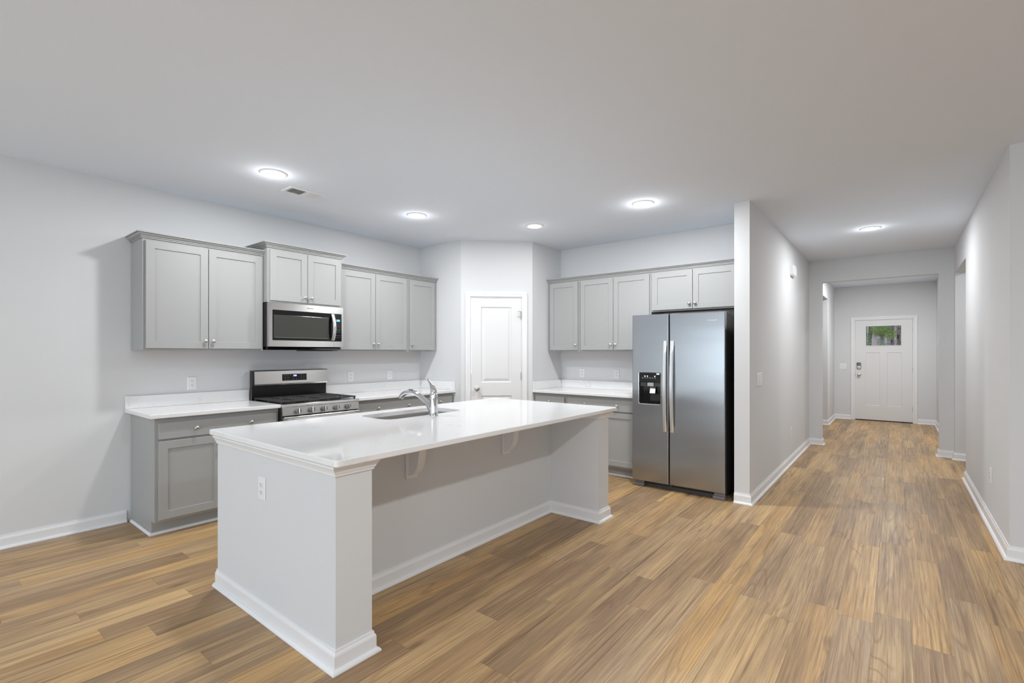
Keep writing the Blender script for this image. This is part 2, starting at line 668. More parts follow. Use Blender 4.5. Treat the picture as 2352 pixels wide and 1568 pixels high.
# diagonal pantry wall, in its own frame: x along the wall, y into the wall
PA = math.atan2(YD - YN, XD - XN)
PLEN = math.hypot(XD - XN, YD - YN)
DS0, DS1, PDZ = 0.125, 0.742, 2.045
b = MB()
b.box(0, DS0 - 0.012, 0, 0.1, 0, CE).box(DS1 + 0.012, PLEN, 0, 0.1, 0, CE).box(DS0 - 0.012, DS1 + 0.012, 0, 0.1, PDZ + 0.012, CE)
struct(b.build('wall_pantry', M['wall'], loc=(XN, YN, 0), rot=(0, 0, PA)))

# ------------------------------------------------------------------ baseboards
BASE = [(0.0006, 0.0005), (0.031, 0.0005), (0.031, 0.006), (0.028, 0.012), (0.022, 0.017), (0.0145, 0.019), (0.0145, 0.070), (0.012, 0.078), (0.008, 0.083), (0.0065, 0.094), (0.0006, 0.095)]


def baseboard(name, *paths):
    b = MB()
    for p in paths:
        b.sweep(BASE, p, ALONG)
    return struct(b.build(name, M['trim']))


# paths run with the room on their right-hand side
baseboard('baseboard_left', [(XB, YL), (1.117, YL)])
baseboard('baseboard_partition', [(XP, YP1), (XP, YP0), (XH, YP0), (XH, OPL), (XH2, OPL)])
baseboard('baseboard_hall_right', [(SX0, YR - T), (SX0, YR), (XR, YR), (XR, YB)])
baseboard('baseboard_hall_end', [(XH2, OPR), (XH, OPR), (XH, YR), (SX1, YR), (SX1, -2.2)])
baseboard('baseboard_foyer_left', [(10.95, 3.0), (10.95, FY1), (XE, FY1), (XE, DY1 + 0.07)])
baseboard('baseboard_foyer_right', [(XE, DY0 - 0.07), (XE, FY0), (XH2, FY0)])

# ------------------------------------------------------------------ pantry door (in the diagonal wall's frame)
CASE = [(0.0, -0.0), (0.0, 0.010), (0.006, 0.013), (0.018, 0.012), (0.036, 0.016), (0.050, 0.018), (0.057, 0.017), (0.057, 0.0)]


def casing(name, x0, x1, z1, loc, rz):
    b = MB()
    # outline up the left side, across the top, down the right side; the offset runs outward
    path = [(x1, 0.0005), (x1, z1), (x0, z1), (x0, 0.0005)]
    b.sweep(CASE, path, lambda a, c, h: (a, -h - 0.0004, c))
    # jamb lining
    d = 0.099
    b.box(x0 + 0.0, x0 + 0.011, 0.0, d, 0.0005, z1 - 0.001)
    b.box(x1 - 0.011, x1 - 0.0, 0.0, d, 0.0005, z1 - 0.001)
    b.box(x0 + 0.011, x1 - 0.011, 0.0, d, z1 - 0.012, z1 - 0.001)
    return struct(b.build(name, M['trim'], loc=loc, rot=(0, 0, rz)))


casing('trim_1', DS0 - 0.011, DS1 + 0.011, PDZ + 0.011, (XN, YN, 0), PA)


def panel_door(b, w, h, t, panels, raised=True):
    """door slab: front face at y=0, panels (x0,x1,z0,z1) set in with a sloped border."""
    xs = sorted({0.0, w} | {p[0] for p in panels} | {p[1] for p in panels})
    zs = sorted({0.0, h} | {p[2] for p in panels} | {p[3] for p in panels})
    V = {}

    def v(x, y, z):
        k = (round(x, 5), round(y, 5), round(z, 5))
        if k not in V:
            V[k] = b.bm.verts.new((x, y, z))
        return V[k]
    for i in range(len(xs) - 1):
        for j in range(len(zs) - 1):
            x0, x1, z0, z1 = xs[i], xs[i + 1], zs[j], zs[j + 1]
            pn = [p for p in panels if abs(p[0] - x0) < 1e-6 and abs(p[1] - x1) < 1e-6 and abs(p[2] - z0) < 1e-6 and abs(p[3] - z1) < 1e-6]
            if not pn:
                b.face([v(x0, 0, z0), v(x1, 0, z0), v(x1, 0, z1), v(x0, 0, z1)])
                continue
            steps = [(0, 0), (0.006, 0.011), (0.016, 0.013), (0.046, 0.003), (0.050, 0.0025)] if raised else [(0, 0), (0.004, 0.009), (0.010, 0.010)]
            rr = [[v(x0 + o, y, z0 + o), v(x1 - o, y, z0 + o), v(x1 - o, y, z1 - o), v(x0 + o, y, z1 - o)] for o, y in steps]
            for a, c in zip(rr, rr[1:]):
                for k in range(4):
                    b.face([a[k], a[(k + 1) % 4], c[(k + 1) % 4], c[k]])
            b.face(rr[-1])
    f = [v(0, 0, 0), v(w, 0, 0), v(w, 0, h), v(0, 0, h)]
    g = [v(0, t, 0), v(w, t, 0), v(w, t, h), v(0, t, h)]
    b.face(g[::-1])
    # sides follow the grid vertices
    for i in range(len(xs) - 1):
        for z in (0.0, h):
            pass
    left = [v(0, 0, z) for z in zs]
    right = [v(w, 0, z) for z in zs]
    bot = [v(x, 0, 0) for x in xs]
    top = [v(x, 0, h) for x in xs]
    b.face(left + [g[3], g[0]])
    b.face(right[::-1] + [g[1], g[2]])
    b.face(bot[::-1] + [g[0], g[1]])
    b.face(top + [g[2], g[3]])
    return b


FRONT = Matrix.Rotation(R(90), 4, 'X')       # +Z of a lathe turned to -Y


def at(x, y, z, mt=FRONT):
    return Matrix.Translation((x, y, z)) @ mt


def door_knob(parent, x, z, name='door_knob'):
    b = MB()
    b.lathe([(0.031, 0.0), (0.031, 0.006), (0.026, 0.010), (0.013, 0.012), (0.012, 0.026), (0.018, 0.030), (0.027, 0.038), (0.029, 0.048), (0.026, 0.058), (0.015, 0.064), (0.004, 0.065)], 28, at(x, -0.0005, z))
    return b.build(name, M['nickel'], parent, smooth=True)


def hinge(parent, x, z, y=-0.004):
    b = MB()
    b.lathe([(0.0045, -0.046), (0.0045, 0.046)], 12, Matrix.Translation((x, y, z)))
    b.lathe([(0.003, 0.046), (0.0055, 0.048), (0.004, 0.052)], 12, Matrix.Translation((x, y, z)))
    b.box(x - 0.012, x, y + 0.0005, y + 0.002, z - 0.044, z + 0.044)
    return b.build('hinge', M['nickel'], parent, smooth=True)


def local(o, loc, rz):
    o.location = loc
    o.rotation_euler = (0, 0, rz)
    return o


pdw = DS1 - DS0 - 0.006
d1 = panel_door(MB(), pdw, PDZ - 0.012, 0.035, [(0.118, pdw - 0.118, 1.000, 1.925), (0.118, pdw - 0.118, 0.20, 0.838)]).build('door_1', M['door'])
t_ = Vector((math.cos(PA), math.sin(PA)))
local(d1, (XN + t_.x * (DS0 + 0.003), YN + t_.y * (DS0 + 0.003), 0.008), PA)
struct(d1)
door_knob(d1, 0.068, 0.926)
b = MB().box(-0.0035, 0.0, 0.0, 0.022, 0.895, 0.957)
b.build('latch_plate', M['nickel'], d1)
hinge(d1, pdw + 0.001, 1.815)
hinge(d1, pdw + 0.001, 1.075)
hinge(d1, pdw + 0.001, 0.30)
b = MB()
b.tube([(pdw, -0.010, 1.872), (pdw - 0.012, -0.02, 1.872), (pdw - 0.045, -0.05, 1.872)], 0.0035, 8)
b.tube([(pdw, -0.010, 1.80), (pdw - 0.015, -0.02, 1.805), (pdw - 0.055, -0.05, 1.803)], 0.0035, 8)
b.tube([(pdw - 0.004, -0.010, 1.878), (pdw - 0.006, -0.014, 1.84), (pdw - 0.012, -0.018, 1.80)], 0.005, 8)
b.build('hinge_stop', M['nickel'], d1, smooth=True)

# ------------------------------------------------------------------ front door
RZB = R(-90)          # frame of things on walls that face the camera side (-X): x runs to -Y
DW = DY1 - DY0
fd = thing('front_door', 'white front door with small window at the end of the foyer', 'door', (XE, DY1, 0.0), RZB)
fd['kind'] = 'structure'
fd.name = 'door_2'
del fd['label'], fd['category']
Lx0, Lx1, Lz0, Lz1 = 0.178, 0.744, 1.517, 1.918
b = MB()
w2 = DW - 0.006
fp = [(0.172, 0.404, 0.305, 1.380), (0.515, 0.744, 0.305, 1.380)]


def slab_with_light():
    b = MB()
    # lower leaf with two flat panels, then a frame around the lite
    panel_door(b, w2, Lz0 - 0.018, 0.044, [(p[0], p[1], p[2] - 0.018, p[3] - 0.018) for p in fp], raised=False)
    h0 = Lz0 - 0.018
    h1 = Lz1 - 0.018
    H = DZ - 0.022
    b.box(0, Lx0, 0, 0.044, h0, H)
    b.box(Lx1, w2, 0, 0.044, h0, H)
    b.box(Lx0, Lx1, 0, 0.044, h1, H)
    return b


leaf = slab_with_light().build('door_leaf', M['door'], fd, loc=(0.003, 0.012, 0.018))
b = MB()
for q in ((Lx0 - 0.012, Lx1 + 0.012, Lz1 - 0.006, Lz1 + 0.010), (Lx0 - 0.012, Lx1 + 0.012, Lz0 - 0.010, Lz0 + 0.006), (Lx0 - 0.012, Lx0 + 0.004, Lz0 + 0.006, Lz1 - 0.006), (Lx1 - 0.004, Lx1 + 0.012, Lz0 + 0.006, Lz1 - 0.006)):
    b.box(q[0], q[1], 0.006, 0.0118, q[2], q[3], 0.001)
b.build('lite_frame', M['door'], fd)
b = MB()
for q in ((Lx0 + 0.003, Lx1 + 0.003, Lz1 - 0.011, Lz1 - 0.001), (Lx0 + 0.003, Lx1 + 0.003, Lz0 + 0.001, Lz0 + 0.008), (Lx0 + 0.0035, Lx0 + 0.011, Lz0 + 0.009, Lz1 - 0.012), (Lx1 - 0.006, Lx1 + 0.0025, Lz0 + 0.009, Lz1 - 0.012)):
    b.box(q[0], q[1], 0.022, 0.0295, q[2], q[3])
b.build('pane_gasket', M['black_slot'], fd)
b = MB().box(Lx0 + 0.003, Lx1 + 0.003, 0.030, 0.034, Lz0, Lz1)
b.build('glass_pane', M['glass'], fd)
lock = MB().box(0.028, 0.098, -0.012, 0.0115, 1.045, 1.175, 0.006, 2).build('smart_lock', M['black_gl'], fd)
MB().box(0.034, 0.092, -0.015, -0.0121, 1.050, 1.105, 0.003, 2).build('lock_cover', M['nickel'], lock)
MB().lathe([(0.018, 0), (0.018, 0.008), (0.006, 0.010)], 20, at(0.063, -0.0152, 1.075)).build('thumb_turn', M['chrome'], lock, smooth=True)
k = door_knob(fd, 0.066, 0.925)
k.location = (0, 0.012, 0)
for z in (1.83, 1.045, 0.27):
    h_ = hinge(fd, DW + 0.001, z, 0.004)
MB().box(0.003, DW - 0.003, 0.008, 0.056, 0.0008, 0.017).build('door_sweep', M['rubber'], fd)
MB().box(0.0005, 0.0025, 0.008, 0.03, 0.89, 0.95).build('latch_plate', M['black_slot'], fd)
casing('trim_2', -0.012, DW + 0.012, DZ + 0.012, (XE, DY1, 0), RZB)
MB().box(0.0, DW, 0.058, 0.1, 0.0005, 0.012).build('threshold', M['nickel'], fd)


# ------------------------------------------------------------------ cabinets
def shaker(b, x0, x1, y, z0, z1, fr=0.058, t=0.019, rec=0.008):
    """shaker front: outer face at y-t, recessed flat panel."""
    f = y - t
    e = 0.0015
    out = [(x0, z0), (x1, z0), (x1, z1), (x0, z1)]

    def ring(o, yy):
        return [(x0 + o, yy, z0 + o), (x1 - o, yy, z0 + o), (x1 - o, yy, z1 - o), (x0 + o, yy, z1 - o)]
    rings = [ring(0, y), ring(0, f + e), ring(e, f), ring(fr, f), ring(fr + 0.0015, f + rec), ]
    b.loops(rings, True, True)
    # hairline joints between stiles and rails
    return b


def knob_mesh(parent, x, y, z):
    b = MB()
    b.lathe([(0.0085, 0.0), (0.0085, 0.002), (0.0055, 0.004), (0.005, 0.012), (0.009, 0.016), (0.0155, 0.020), (0.0158, 0.024), (0.011, 0.028), (0.003, 0.0295)], 20, at(x, y, z))
    return b.build('knob', M['nickel'], parent, smooth=True)


CROWN = [(0.0, 0.0), (0.009, 0.0), (0.009, 0.008), (0.005, 0.0085), (0.005, 0.0105), (0.016, 0.011), (0.016, 0.0165), (0.012, 0.017), (0.012, 0.0195), (0.020, 0.022), (0.030, 0.030), (0.033, 0.0345), (0.029, 0.035), (0.029, 0.0375), (0.041, 0.038), (0.041, 0.046), (0.0, 0.046)]


def crown(b, path, z):
    return b.sweep([(d + 0.0005, h) for d, h in CROWN], path, lambda a, c, h: (a, c, z + h))


def upper_cabinet(label, loc, rz, w, z0, z1, depth, doors, hinge_side=None, group='grey wall cabinets', ml=0.018, knob_dz=0.062, mid=0.005, mr=None, wood_bottom=True):
    root = thing('wall_cabinet', label, 'cabinet', (loc[0], loc[1], 0), rz, group)
    mr = ml if mr is None else mr
    b = MB()
    b.use(M['cab'])
    b.box(0.0006, w - 0.0006, -depth, -0.002, z0 + 0.012, z1, 0.001)
    st = 0.030
    b.box(0.0006, 0.014, -depth, -0.004, z0, z0 + 0.012)
    b.box(w - 0.014, w - 0.0006, -depth, -0.004, z0, z0 + 0.012)
    b.box(0.014, w - 0.014, -depth, -depth + 0.019, z0, z0 + 0.012)
    if wood_bottom:
        b.use(M['cabin'])
        b.box(0.0145, w - 0.0145, -depth + 0.0195, -0.005, z0 + 0.0105, z0 + 0.0119)
    b.build('body', None, root)
    zb, zt = z0 + 0.016, z1 - 0.052
    n = doors
    dw = (w - ml - mr - mid * (n - 1)) / n
    for i in range(n):
        x0 = ml + i * (dw + mid)
        d = shaker(MB(), x0, x0 + dw, -depth - 0.001, zb, zt).build('door', M['cab'], root)
        if n == 2:
            kx = x0 + dw - 0.028 if i == 0 else x0 + 0.028
        else:
            kx = x0 + (0.028 if hinge_side == 'R' else dw - 0.028)
        knob_mesh(d, kx, -depth - 0.0205, zb + knob_dz)
    return root


def crown_part(parent, path, z):
    return crown(MB(), path, z).build('crown_molding', M['cab'], parent)


UZ0, UZ1 = 1.389, 2.312
UD = 0.305
c = upper_cabinet('wide grey wall cabinet at the far left of the stove wall, lit from above', (1.148, YL), 0, 0.914, UZ0, UZ1 - 0.01, UD, 2)
crown_part(c, [(0.0, -0.004), (0.0, -UD), (0.914, -UD)], UZ1 - 0.046)
c = upper_cabinet('short raised grey cabinet hung above the microwave', (2.064, YL), 0, 0.764, 1.838, 2.375, 0.381, 2, knob_dz=0.048, ml=0.022)
crown_part(c, [(0.0, -0.004), (0.0, -0.381), (0.764, -0.381), (0.764, -0.004)], 2.386 - 0.046)
upper_cabinet('two-door grey wall cabinet just right of the microwave', (2.830, YL), 0, 0.914, UZ0, UZ1 - 0.01, UD, 2)
upper_cabinet('narrow one-door grey wall cabinet in the corner of the stove wall', (3.7442, YL), 0, 0.457, UZ0, UZ1 - 0.01, UD, 1, 'R', ml=0.030)
b = crown(MB(), [(2.8305, YL - UD), (XN - 0.0015, YL - UD)], UZ1 - 0.046)
tag(b.build('crown_molding', M['cab']), 'grey crown molding along the two cabinets right of the microwave', 'molding')
tag(MB().box(4.202, 4.2172, YL - UD, YL - 0.004, UZ0, UZ1 - 0.047).build('filler_strip', M['cab']), 'narrow grey filler strip between corner wall cabinet and pantry wall', 'filler strip')
# fridge wall: frame origin on the wall, x to the right (-Y)
upper_cabinet('narrow one-door grey wall cabinet beside the pantry wall, left of the fridge', (XF, 3.5100), RZB, 0.457, UZ0, UZ1 - 0.01, UD, 1, 'L', ml=0.022)
upper_cabinet('two-door grey wall cabinet partly behind the top of the fridge', (XF, 3.0526), RZB, 0.914, UZ0, UZ1 - 0.01, UD, 2)
upper_cabinet('short two-door grey cabinet above the refrigerator', (XF, 2.1382), RZB, 0.914, 1.822, UZ1 - 0.01, UD, 2, ml=0.016, knob_dz=0.055)
b = crown(MB(), [(XF - UD, YD - 0.003), (XF - UD, YP1 + 0.003)], UZ1 - 0.046)
tag(b.build('crown_molding', M['cab']), 'grey crown molding running above the fridge wall cabinets', 'molding')
tag(MB().box(XF - UD, XF - 0.004, 3.5106, YD - 0.001, UZ0, UZ1 - 0.047).build('filler_strip', M['cab']), 'narrow grey filler strip where fridge wall cabinets meet the pantry wall', 'filler strip')
tag(MB().box(XF - UD, XF - 0.004, YP1 + 0.002, 1.2236, 1.822, UZ1 - 0.047).build('filler_strip', M['cab']), 'grey filler strip between over-fridge cabinet and partition wall', 'filler strip')

BD = 0.600
CT0, CT1 = 0.884, 0.914


def base_cabinet(label, loc, rz, w, ndoors, hinge_side=None, end_left=False, knobs=2):
    root = thing('base_cabinet', label, 'cabinet', (loc[0], loc[1], 0), rz, 'grey base cabinets')
    b = MB()
    z0, z1 = 0.105, CT0 - 0.0008
    kick = BD - 0.075
    # side profile with the toe notch
    prof = [(-0.003, 0.0012), (-kick, 0.0012), (-kick, z0), (-BD, z0), (-BD, z1), (-0.003, z1)]
    b.prism(prof, YZ, 0.0006, w - 0.0006)
    b.build('body', M['cab'], root)
    ml = 0.022
    dz0, dz1 = 0.724, 0.846
    d = MB()
    d.box(ml, w - ml, -BD - 0.020, -BD - 0.001, dz0, dz1, 0.0015)
    d = d.build('drawer_front', M['cab'], root)
    xs = [w * 0.5] if knobs == 1 else [w * 0.29, w * 0.735]
    for x in xs:
        knob_mesh(d, x, -BD - 0.0205, (dz0 + dz1) / 2)
    n = ndoors
    mid = 0.010
    dw = (w - 2 * ml - mid * (n - 1)) / n
    for i in range(n):
        x0 = ml + i * (dw + mid)
        o = shaker(MB(), x0, x0 + dw, -BD - 0.001, 0.125, 0.708).build('door', M['cab'], root)
        kx = x0 + dw - 0.028 if (n == 2 and i == 0) or (n == 1 and hinge_side == 'L') else x0 + 0.028
        knob_mesh(o, kx, -BD - 0.0205, 0.708 - 0.062)
    return root


base_cabinet('grey base cabinet at the left end, with exposed side panel', (1.148, YL), 0, 0.914, 2)
base_cabinet('grey base cabinet right of the range, behind the island sink', (2.838, YL), 0, 0.912, 2)
base_cabinet('narrow grey base cabinet in the corner beside the left pantry wall', (3.7506, YL), 0, 0.462, 1, 'R', knobs=1)
base_cabinet('narrow grey base cabinet next to the right pantry wall', (XF, 3.523), RZB, 0.464, 1, 'L', knobs=1)
base_cabinet('grey base cabinet directly left of the refrigerator', (XF, 3.0585), RZB, 0.898, 2)
SHOE = [(0.0006, 0.0004), (0.016, 0.0004), (0.016, 0.006), (0.012, 0.014), (0.005, 0.018), (0.0006, 0.018)]
kk = BD - 0.075
b = MB().sweep(SHOE, [(1.148, YL - 0.032), (1.148, YL - kk), (2.062, YL - kk)], ALONG)
struct(b.build('trim_3', M['trim']))
b = MB().sweep(SHOE, [(2.838, YL - kk), (4.212, YL - kk)], ALONG)
struct(b.build('trim_4', M['trim']))
b = MB().sweep(SHOE, [(XF - kk, 3.52), (XF - kk, 2.162)], ALONG)
struct(b.build('trim_5', M['trim']))


# ------------------------------------------------------------------ countertops
def slab(b, pts, z0=CT0, z1=CT1, r=0.003):
    """countertop slab with eased edges from a plan outline (counter-clockwise)."""
    def off(d):
        n = len(pts)
        out = []
        for i in range(n):
            p, a, c = Vector(pts[i]), Vector(pts[i - 1]), Vector(pts[(i + 1) % n])
            d1, d2 = (p - a).normalized(), (c - p).normalized()
            n1, n2 = Vector((-d1.y, d1.x)), Vector((-d2.y, d2.x))
            m = (n1 + n2) / max(1 + n1.dot(n2), 0.2)
            out.append(p + m * d)
        return out
    rings = []
    for d, z in ((r, z0), (0, z0 + r), (0, z1 - r), (r * 0.35, z1 - r * 0.35), (r, z1)):
        rings.append([(p.x, p.y, z) for p in off(d)])
    b.loops(rings, True, True)
    return b


OH = 0.650
BS = 0.102


def counter(name, label, pts, splashes):
    o = slab(MB(), pts).build(name, M['quartz'])
    tag(o, label, 'countertop')
    for q in splashes:
        MB().box(*q, CT1 + 0.0004, CT1 + BS, 0.002).build('backsplash', M['quartz'], o)
    return o


counter('countertop', 'short white quartz countertop left of the range', [(1.108, YL - OH), (2.0615, YL - OH), (2.0615, YL - 0.002), (1.108, YL - 0.002)], [(1.108, 2.0615, YL - 0.0215, YL - 0.002)])
counter('countertop', 'white quartz countertop between the range and left pantry wall', [(2.8345, YL - OH), (XN - 0.002, YL - OH), (XN - 0.002, YL - 0.002), (2.8345, YL - 0.002)],
        [(2.8345, XN - 0.0225, YL - 0.0215, YL - 0.002), (XN - 0.0215, XN - 0.002, YL - OH + 0.002, YL - 0.002)])
counter('countertop', 'white quartz countertop left of the refrigerator', [(XF - OH, 2.159), (XF - 0.002, 2.159), (XF - 0.002, YD - 0.002), (XF - OH, YD - 0.002)],
        [(XF - 0.0215, XF - 0.002, 2.159, YD - 0.0225), (XF - OH + 0.002, XF - 0.002, YD - 0.0215, YD - 0.002)])

# ------------------------------------------------------------------ island
IX0, IX1 = 1.150, 3.655      # outer faces of the end walls
JX0, JX1 = 1.333, 3.481      # inner faces
IY0, IYB, IY1 = 1.883, 2.347, 3.140   # stub fronts, back panel, kitchen side
isl = thing('kitchen_island', 'white kitchen island with two end walls and open seating side', 'kitchen island', (2.4, 2.5, 0))


def ib(b, name, m, **kw):
    o = b.build(name, m, isl, **kw)
    o.location = (-2.4, -2.5, 0)
    return o


b = MB()
# U-shaped half walls seen in plan
plan = [(IX0, IY1), (IX0, IY0), (JX0, IY0), (JX0, IYB), (JX1, IYB), (JX1, IY0), (IX1, IY0), (IX1, IY1), (JX1 + 0.02, IY1), (JX1 + 0.02, IYB + 0.1), (JX0 - 0.02, IYB + 0.1), (JX0 - 0.02, IY1)]
b.prism(plan, XY, 0.0008, CT0 - 0.0006)
ib(b, 'half_wall', M['wall'])
b = MB()
kz = [(IYB + 0.102, 0.001), (IY1 - 0.10, 0.001), (IY1 - 0.10, 0.105), (IY1 - 0.025, 0.105), (IY1 - 0.025, CT0 - 0.2), (IYB + 0.102, CT0 - 0.2)]
# cabinets under the sink, on the kitchen side
b.prism(kz, YZ, JX0 - 0.0195, JX1 + 0.0195)
b.box(JX0 - 0.0195, JX1 + 0.0195, IY1 - 0.045, IY1 - 0.025, CT0 - 0.2, CT0 - 0.0008)
ib(b, 'cabinet_body', M['cab'])
nd_ = 5
dw = (JX1 - JX0) / nd_
for i in range(nd_):
    x0 = JX0 + i * dw
    mtx = Matrix.Rotation(PI, 4, 'Z')
    bb = shaker(MB(), -(x0 + dw - 0.012), -(x0 + 0.012), -(IY1 - 0.024), 0.125, 0.85)
    bmesh.ops.transform(bb.bm, matrix=mtx, verts=bb.bm.verts[:])
    ib(bb, 'door', M['cab'])
# baseboard and top molding around the outside and inside of the U
upath = [(IX1, IY1), (IX1, IY0), (JX1, IY0), (JX1, IYB), (JX0, IYB), (JX0, IY0), (IX0, IY0), (IX0, IY1)]
ib(MB().sweep(BASE, upath[::-1], lambda a, c, h: (a, c, h)), 'baseboard', M['trim'])
TOPM = [(0.0005, 0.0), (0.006, 0.0), (0.008, 0.004), (0.008, 0.011), (0.012, 0.013), (0.015, 0.022), (0.021, 0.033), (0.027, 0.039), (0.027, 0.0485), (0.0005, 0.0485)]
zt = CT0 - 0.0492


def topm(path):
    ib(MB().sweep(TOPM, path, lambda a, c, h: (a, c, zt + h)), 'top_molding', M['trim'])


# right-hand side of travel must face outward
topm([(IX0, IY1), (IX0, IY0), (JX0, IY0), (JX0, IYB - 0.001)])
topm([(JX1, IYB - 0.001), (JX1, IY0), (IX1, IY0), (IX1, IY1)])


def corbel(x):
    b = MB()
    y = IYB - 0.0006
    b.box(x - 0.045, x + 0.045, y - 0.012, y, 0.596, CT0 - 0.0012, 0.002)
    prof = [(0.012, CT0 - 0.0012), (0.20, CT0 - 0.0012), (0.20, CT0 - 0.030), (0.185, CT0 - 0.036), (0.150, CT0 - 0.050), (0.122, CT0 - 0.075), (0.108, CT0 - 0.110), (0.102, CT0 - 0.150),
            (0.096, CT0 - 0.185), (0.085, CT0 - 0.215), (0.066, CT0 - 0.240), (0.045, CT0 - 0.256), (0.026, CT0 - 0.264), (0.012, CT0 - 0.268)]
    b.prism([(y - d, z) for d, z in prof], YZ, x - 0.028, x + 0.028)
    ib(b, 'corbel', M['trim'])


corbel(1.945)
corbel(2.865)

# island countertop with the sink cut-out
TX0, TX1, TY0, TY1 = 1.120, 3.720, 1.832, 3.195
SX, SY = (2.030, 2.765), (2.690, 3.045)
hole = rrect(SX[0], SX[1], SY[0], SY[1], 0.085, 8)


def island_top():
    b = MB()
    r = 0.004
    outer = []
    for k in range(4):
        cx, cy, a0 = ((TX1 - 0.02, TY1 - 0.02, 0), (TX0 + 0.02, TY1 - 0.02, 90), (TX0 + 0.02, TY0 + 0.02, 180), (TX1 - 0.02, TY0 + 0.02, 270))[k]
        for j in range(6):
            a = R(a0 + 18 * j)
            outer.append((cx, cy, math.cos(a), math.sin(a)))

    def oring(d, z):
        return [(cx + (0.02 - d) * c, cy + (0.02 - d) * s, z) for cx, cy, c, s in outer]

    rings = [oring(r, CT0), oring(0, CT0 + r), oring(0, CT1 - r), oring(r * 0.3, CT1 - r * 0.3), oring(r, CT1)]
    vr = [[b.bm.verts.new(c) for c in q] for q in rings]
    n = len(outer)
    for a, c in zip(vr, vr[1:]):
        for i in range(n):
            b.face([a[i], a[(i + 1) % n], c[(i + 1) % n], c[i]])
    ht = [b.bm.verts.new((x, y, CT1)) for x, y in hole]
    hb = [b.bm.verts.new((x, y, CT0)) for x, y in hole]
    m = len(hole)
    for i in range(m):
        b.face([ht[i], ht[(i + 1) % m], hb[(i + 1) % m], hb[i]])
    for ring, hr in ((vr[-1], ht), (vr[0], hb)):
        es = [b.bm.edges.get((ring[i], ring[(i + 1) % n])) for i in range(n)]
        es += [b.bm.edges.get((hr[i], hr[(i + 1) % m])) for i in range(m)]
        bmesh.ops.triangle_fill(b.bm, use_beauty=True, use_dissolve=False, edges=[e for e in es if e])
    for f in b.bm.faces:
        f.material_index = 0
    return b


it = island_top().build('island_countertop', M['quartz'])
tag(it, 'large white quartz countertop with a sink cut-out on the island', 'countertop')

# sink
b = MB()
so = rrect(SX[0] - 0.012, SX[1] + 0.012, SY[0] - 0.012, SY[1] + 0.012, 0.09, 8)
si = rrect(SX[0] + 0.006, SX[1] - 0.006, SY[0] + 0.006, SY[1] - 0.006, 0.08, 8)
sb = rrect(SX[0] + 0.014, SX[1] - 0.014, SY[0] + 0.014, SY[1] - 0.014, 0.075, 8)
sf = rrect(SX[0] + 0.05, SX[1] - 0.05, SY[0] + 0.05, SY[1] - 0.05, 0.05, 8)
so2 = rrect(SX[0] - 0.004, SX[1] + 0.004, SY[0] - 0.004, SY[1] + 0.004, 0.086, 8)
zt_ = CT0 - 0.0006
rings = [[(x, y, zt_) for x, y in so], [(x, y, zt_) for x, y in si], [(x, y, zt_ - 0.15) for x, y in sb], [(x, y, zt_ - 0.175) for x, y in sf]]
b.loops(rings, True, False)
vs = [b.bm.verts.new((x, y, zt_ - 0.175)) for x, y in sf]
b.face(vs)
bmesh.ops.remove_doubles(b.bm, verts=b.bm.verts[:], dist=1e-5)
sink = thing('kitchen_sink', 'undermount stainless steel sink set in the island countertop', 'sink', ((SX[0] + SX[1]) / 2, (SY[0] + SY[1]) / 2, CT0 - 0.176))
o = b.build('basin', M['steel_sink'], sink, smooth=True)
o.location = -Vector(sink.location)
scx, scy = (SX[0] + SX[1]) / 2, (SY[0] + SY[1]) / 2
o = MB().lathe([(0.045, 0.0), (0.045, 0.004), (0.036, 0.005), (0.030, 0.001), (0.004, 0.001)], 24, Matrix.Translation((scx, scy, zt_ - 0.1745))).build('drain', M['chrome'], sink, smooth=True)
o.location = -Vector(sink.location)

# faucet
FX, FY = 2.382, 2.622
fa = thing('kitchen_faucet', 'chrome single-handle faucet standing beside the island sink', 'faucet', (FX, FY, CT1))
b = MB()
b.lathe([(0.031, 0.0006), (0.031, 0.004), (0.0295, 0.006), (0.0288, 0.03), (0.0285, 0.118), (0.0282, 0.150), (0.0272, 0.158), (0.021, 0.165), (0.008, 0.168)], 32)
b.build('faucet_body', M['chrome'], fa, smooth=True)
b = MB()
sp = [(0, 0.008, 0.030, 0.024), (0, 0.030, 0.055, 0.0225), (0, 0.062, 0.082, 0.0195), (0, 0.105, 0.111, 0.0180), (0, 0.150, 0.136, 0.0175), (0, 0.200, 0.153, 0.0175), (0, 0.250, 0.159, 0.0185), (0, 0.300, 0.153, 0.0200), (0, 0.340, 0.137, 0.0205), (0, 0.362, 0.120, 0.0195), (0, 0.370, 0.108, 0.0180)]
b.tube([p[:3] for p in sp], [p[3] for p in sp], 20)
s_ = b.build('spout', M['chrome'], fa, smooth=True)
b = MB().box(-0.006, 0.006, 0.235, 0.275, 0.1755, 0.1795, 0.001)
b.build('spray_button', M['dark_gr'], s_)
b = MB()
hd = [(0, -0.002, 0.162, (0.024, 0.024)), (0, 0.000, 0.180, (0.0235, 0.023)), (0, 0.006, 0.198, (0.020, 0.020)), (0, 0.018, 0.215, (0.0135, 0.016)), (0, 0.034, 0.234, (0.0085, 0.012)), (0, 0.052, 0.252, (0.0065, 0.0095)), (0, 0.064, 0.264, (0.0055, 0.0085)), (0, 0.067, 0.268, (0.002, 0.004))]
b.tube([p[:3] for p in hd], [p[3] for p in hd], 18, up=Vector((0, 1, 0)))
b.build('lever_handle', M['chrome'], fa, smooth=True)

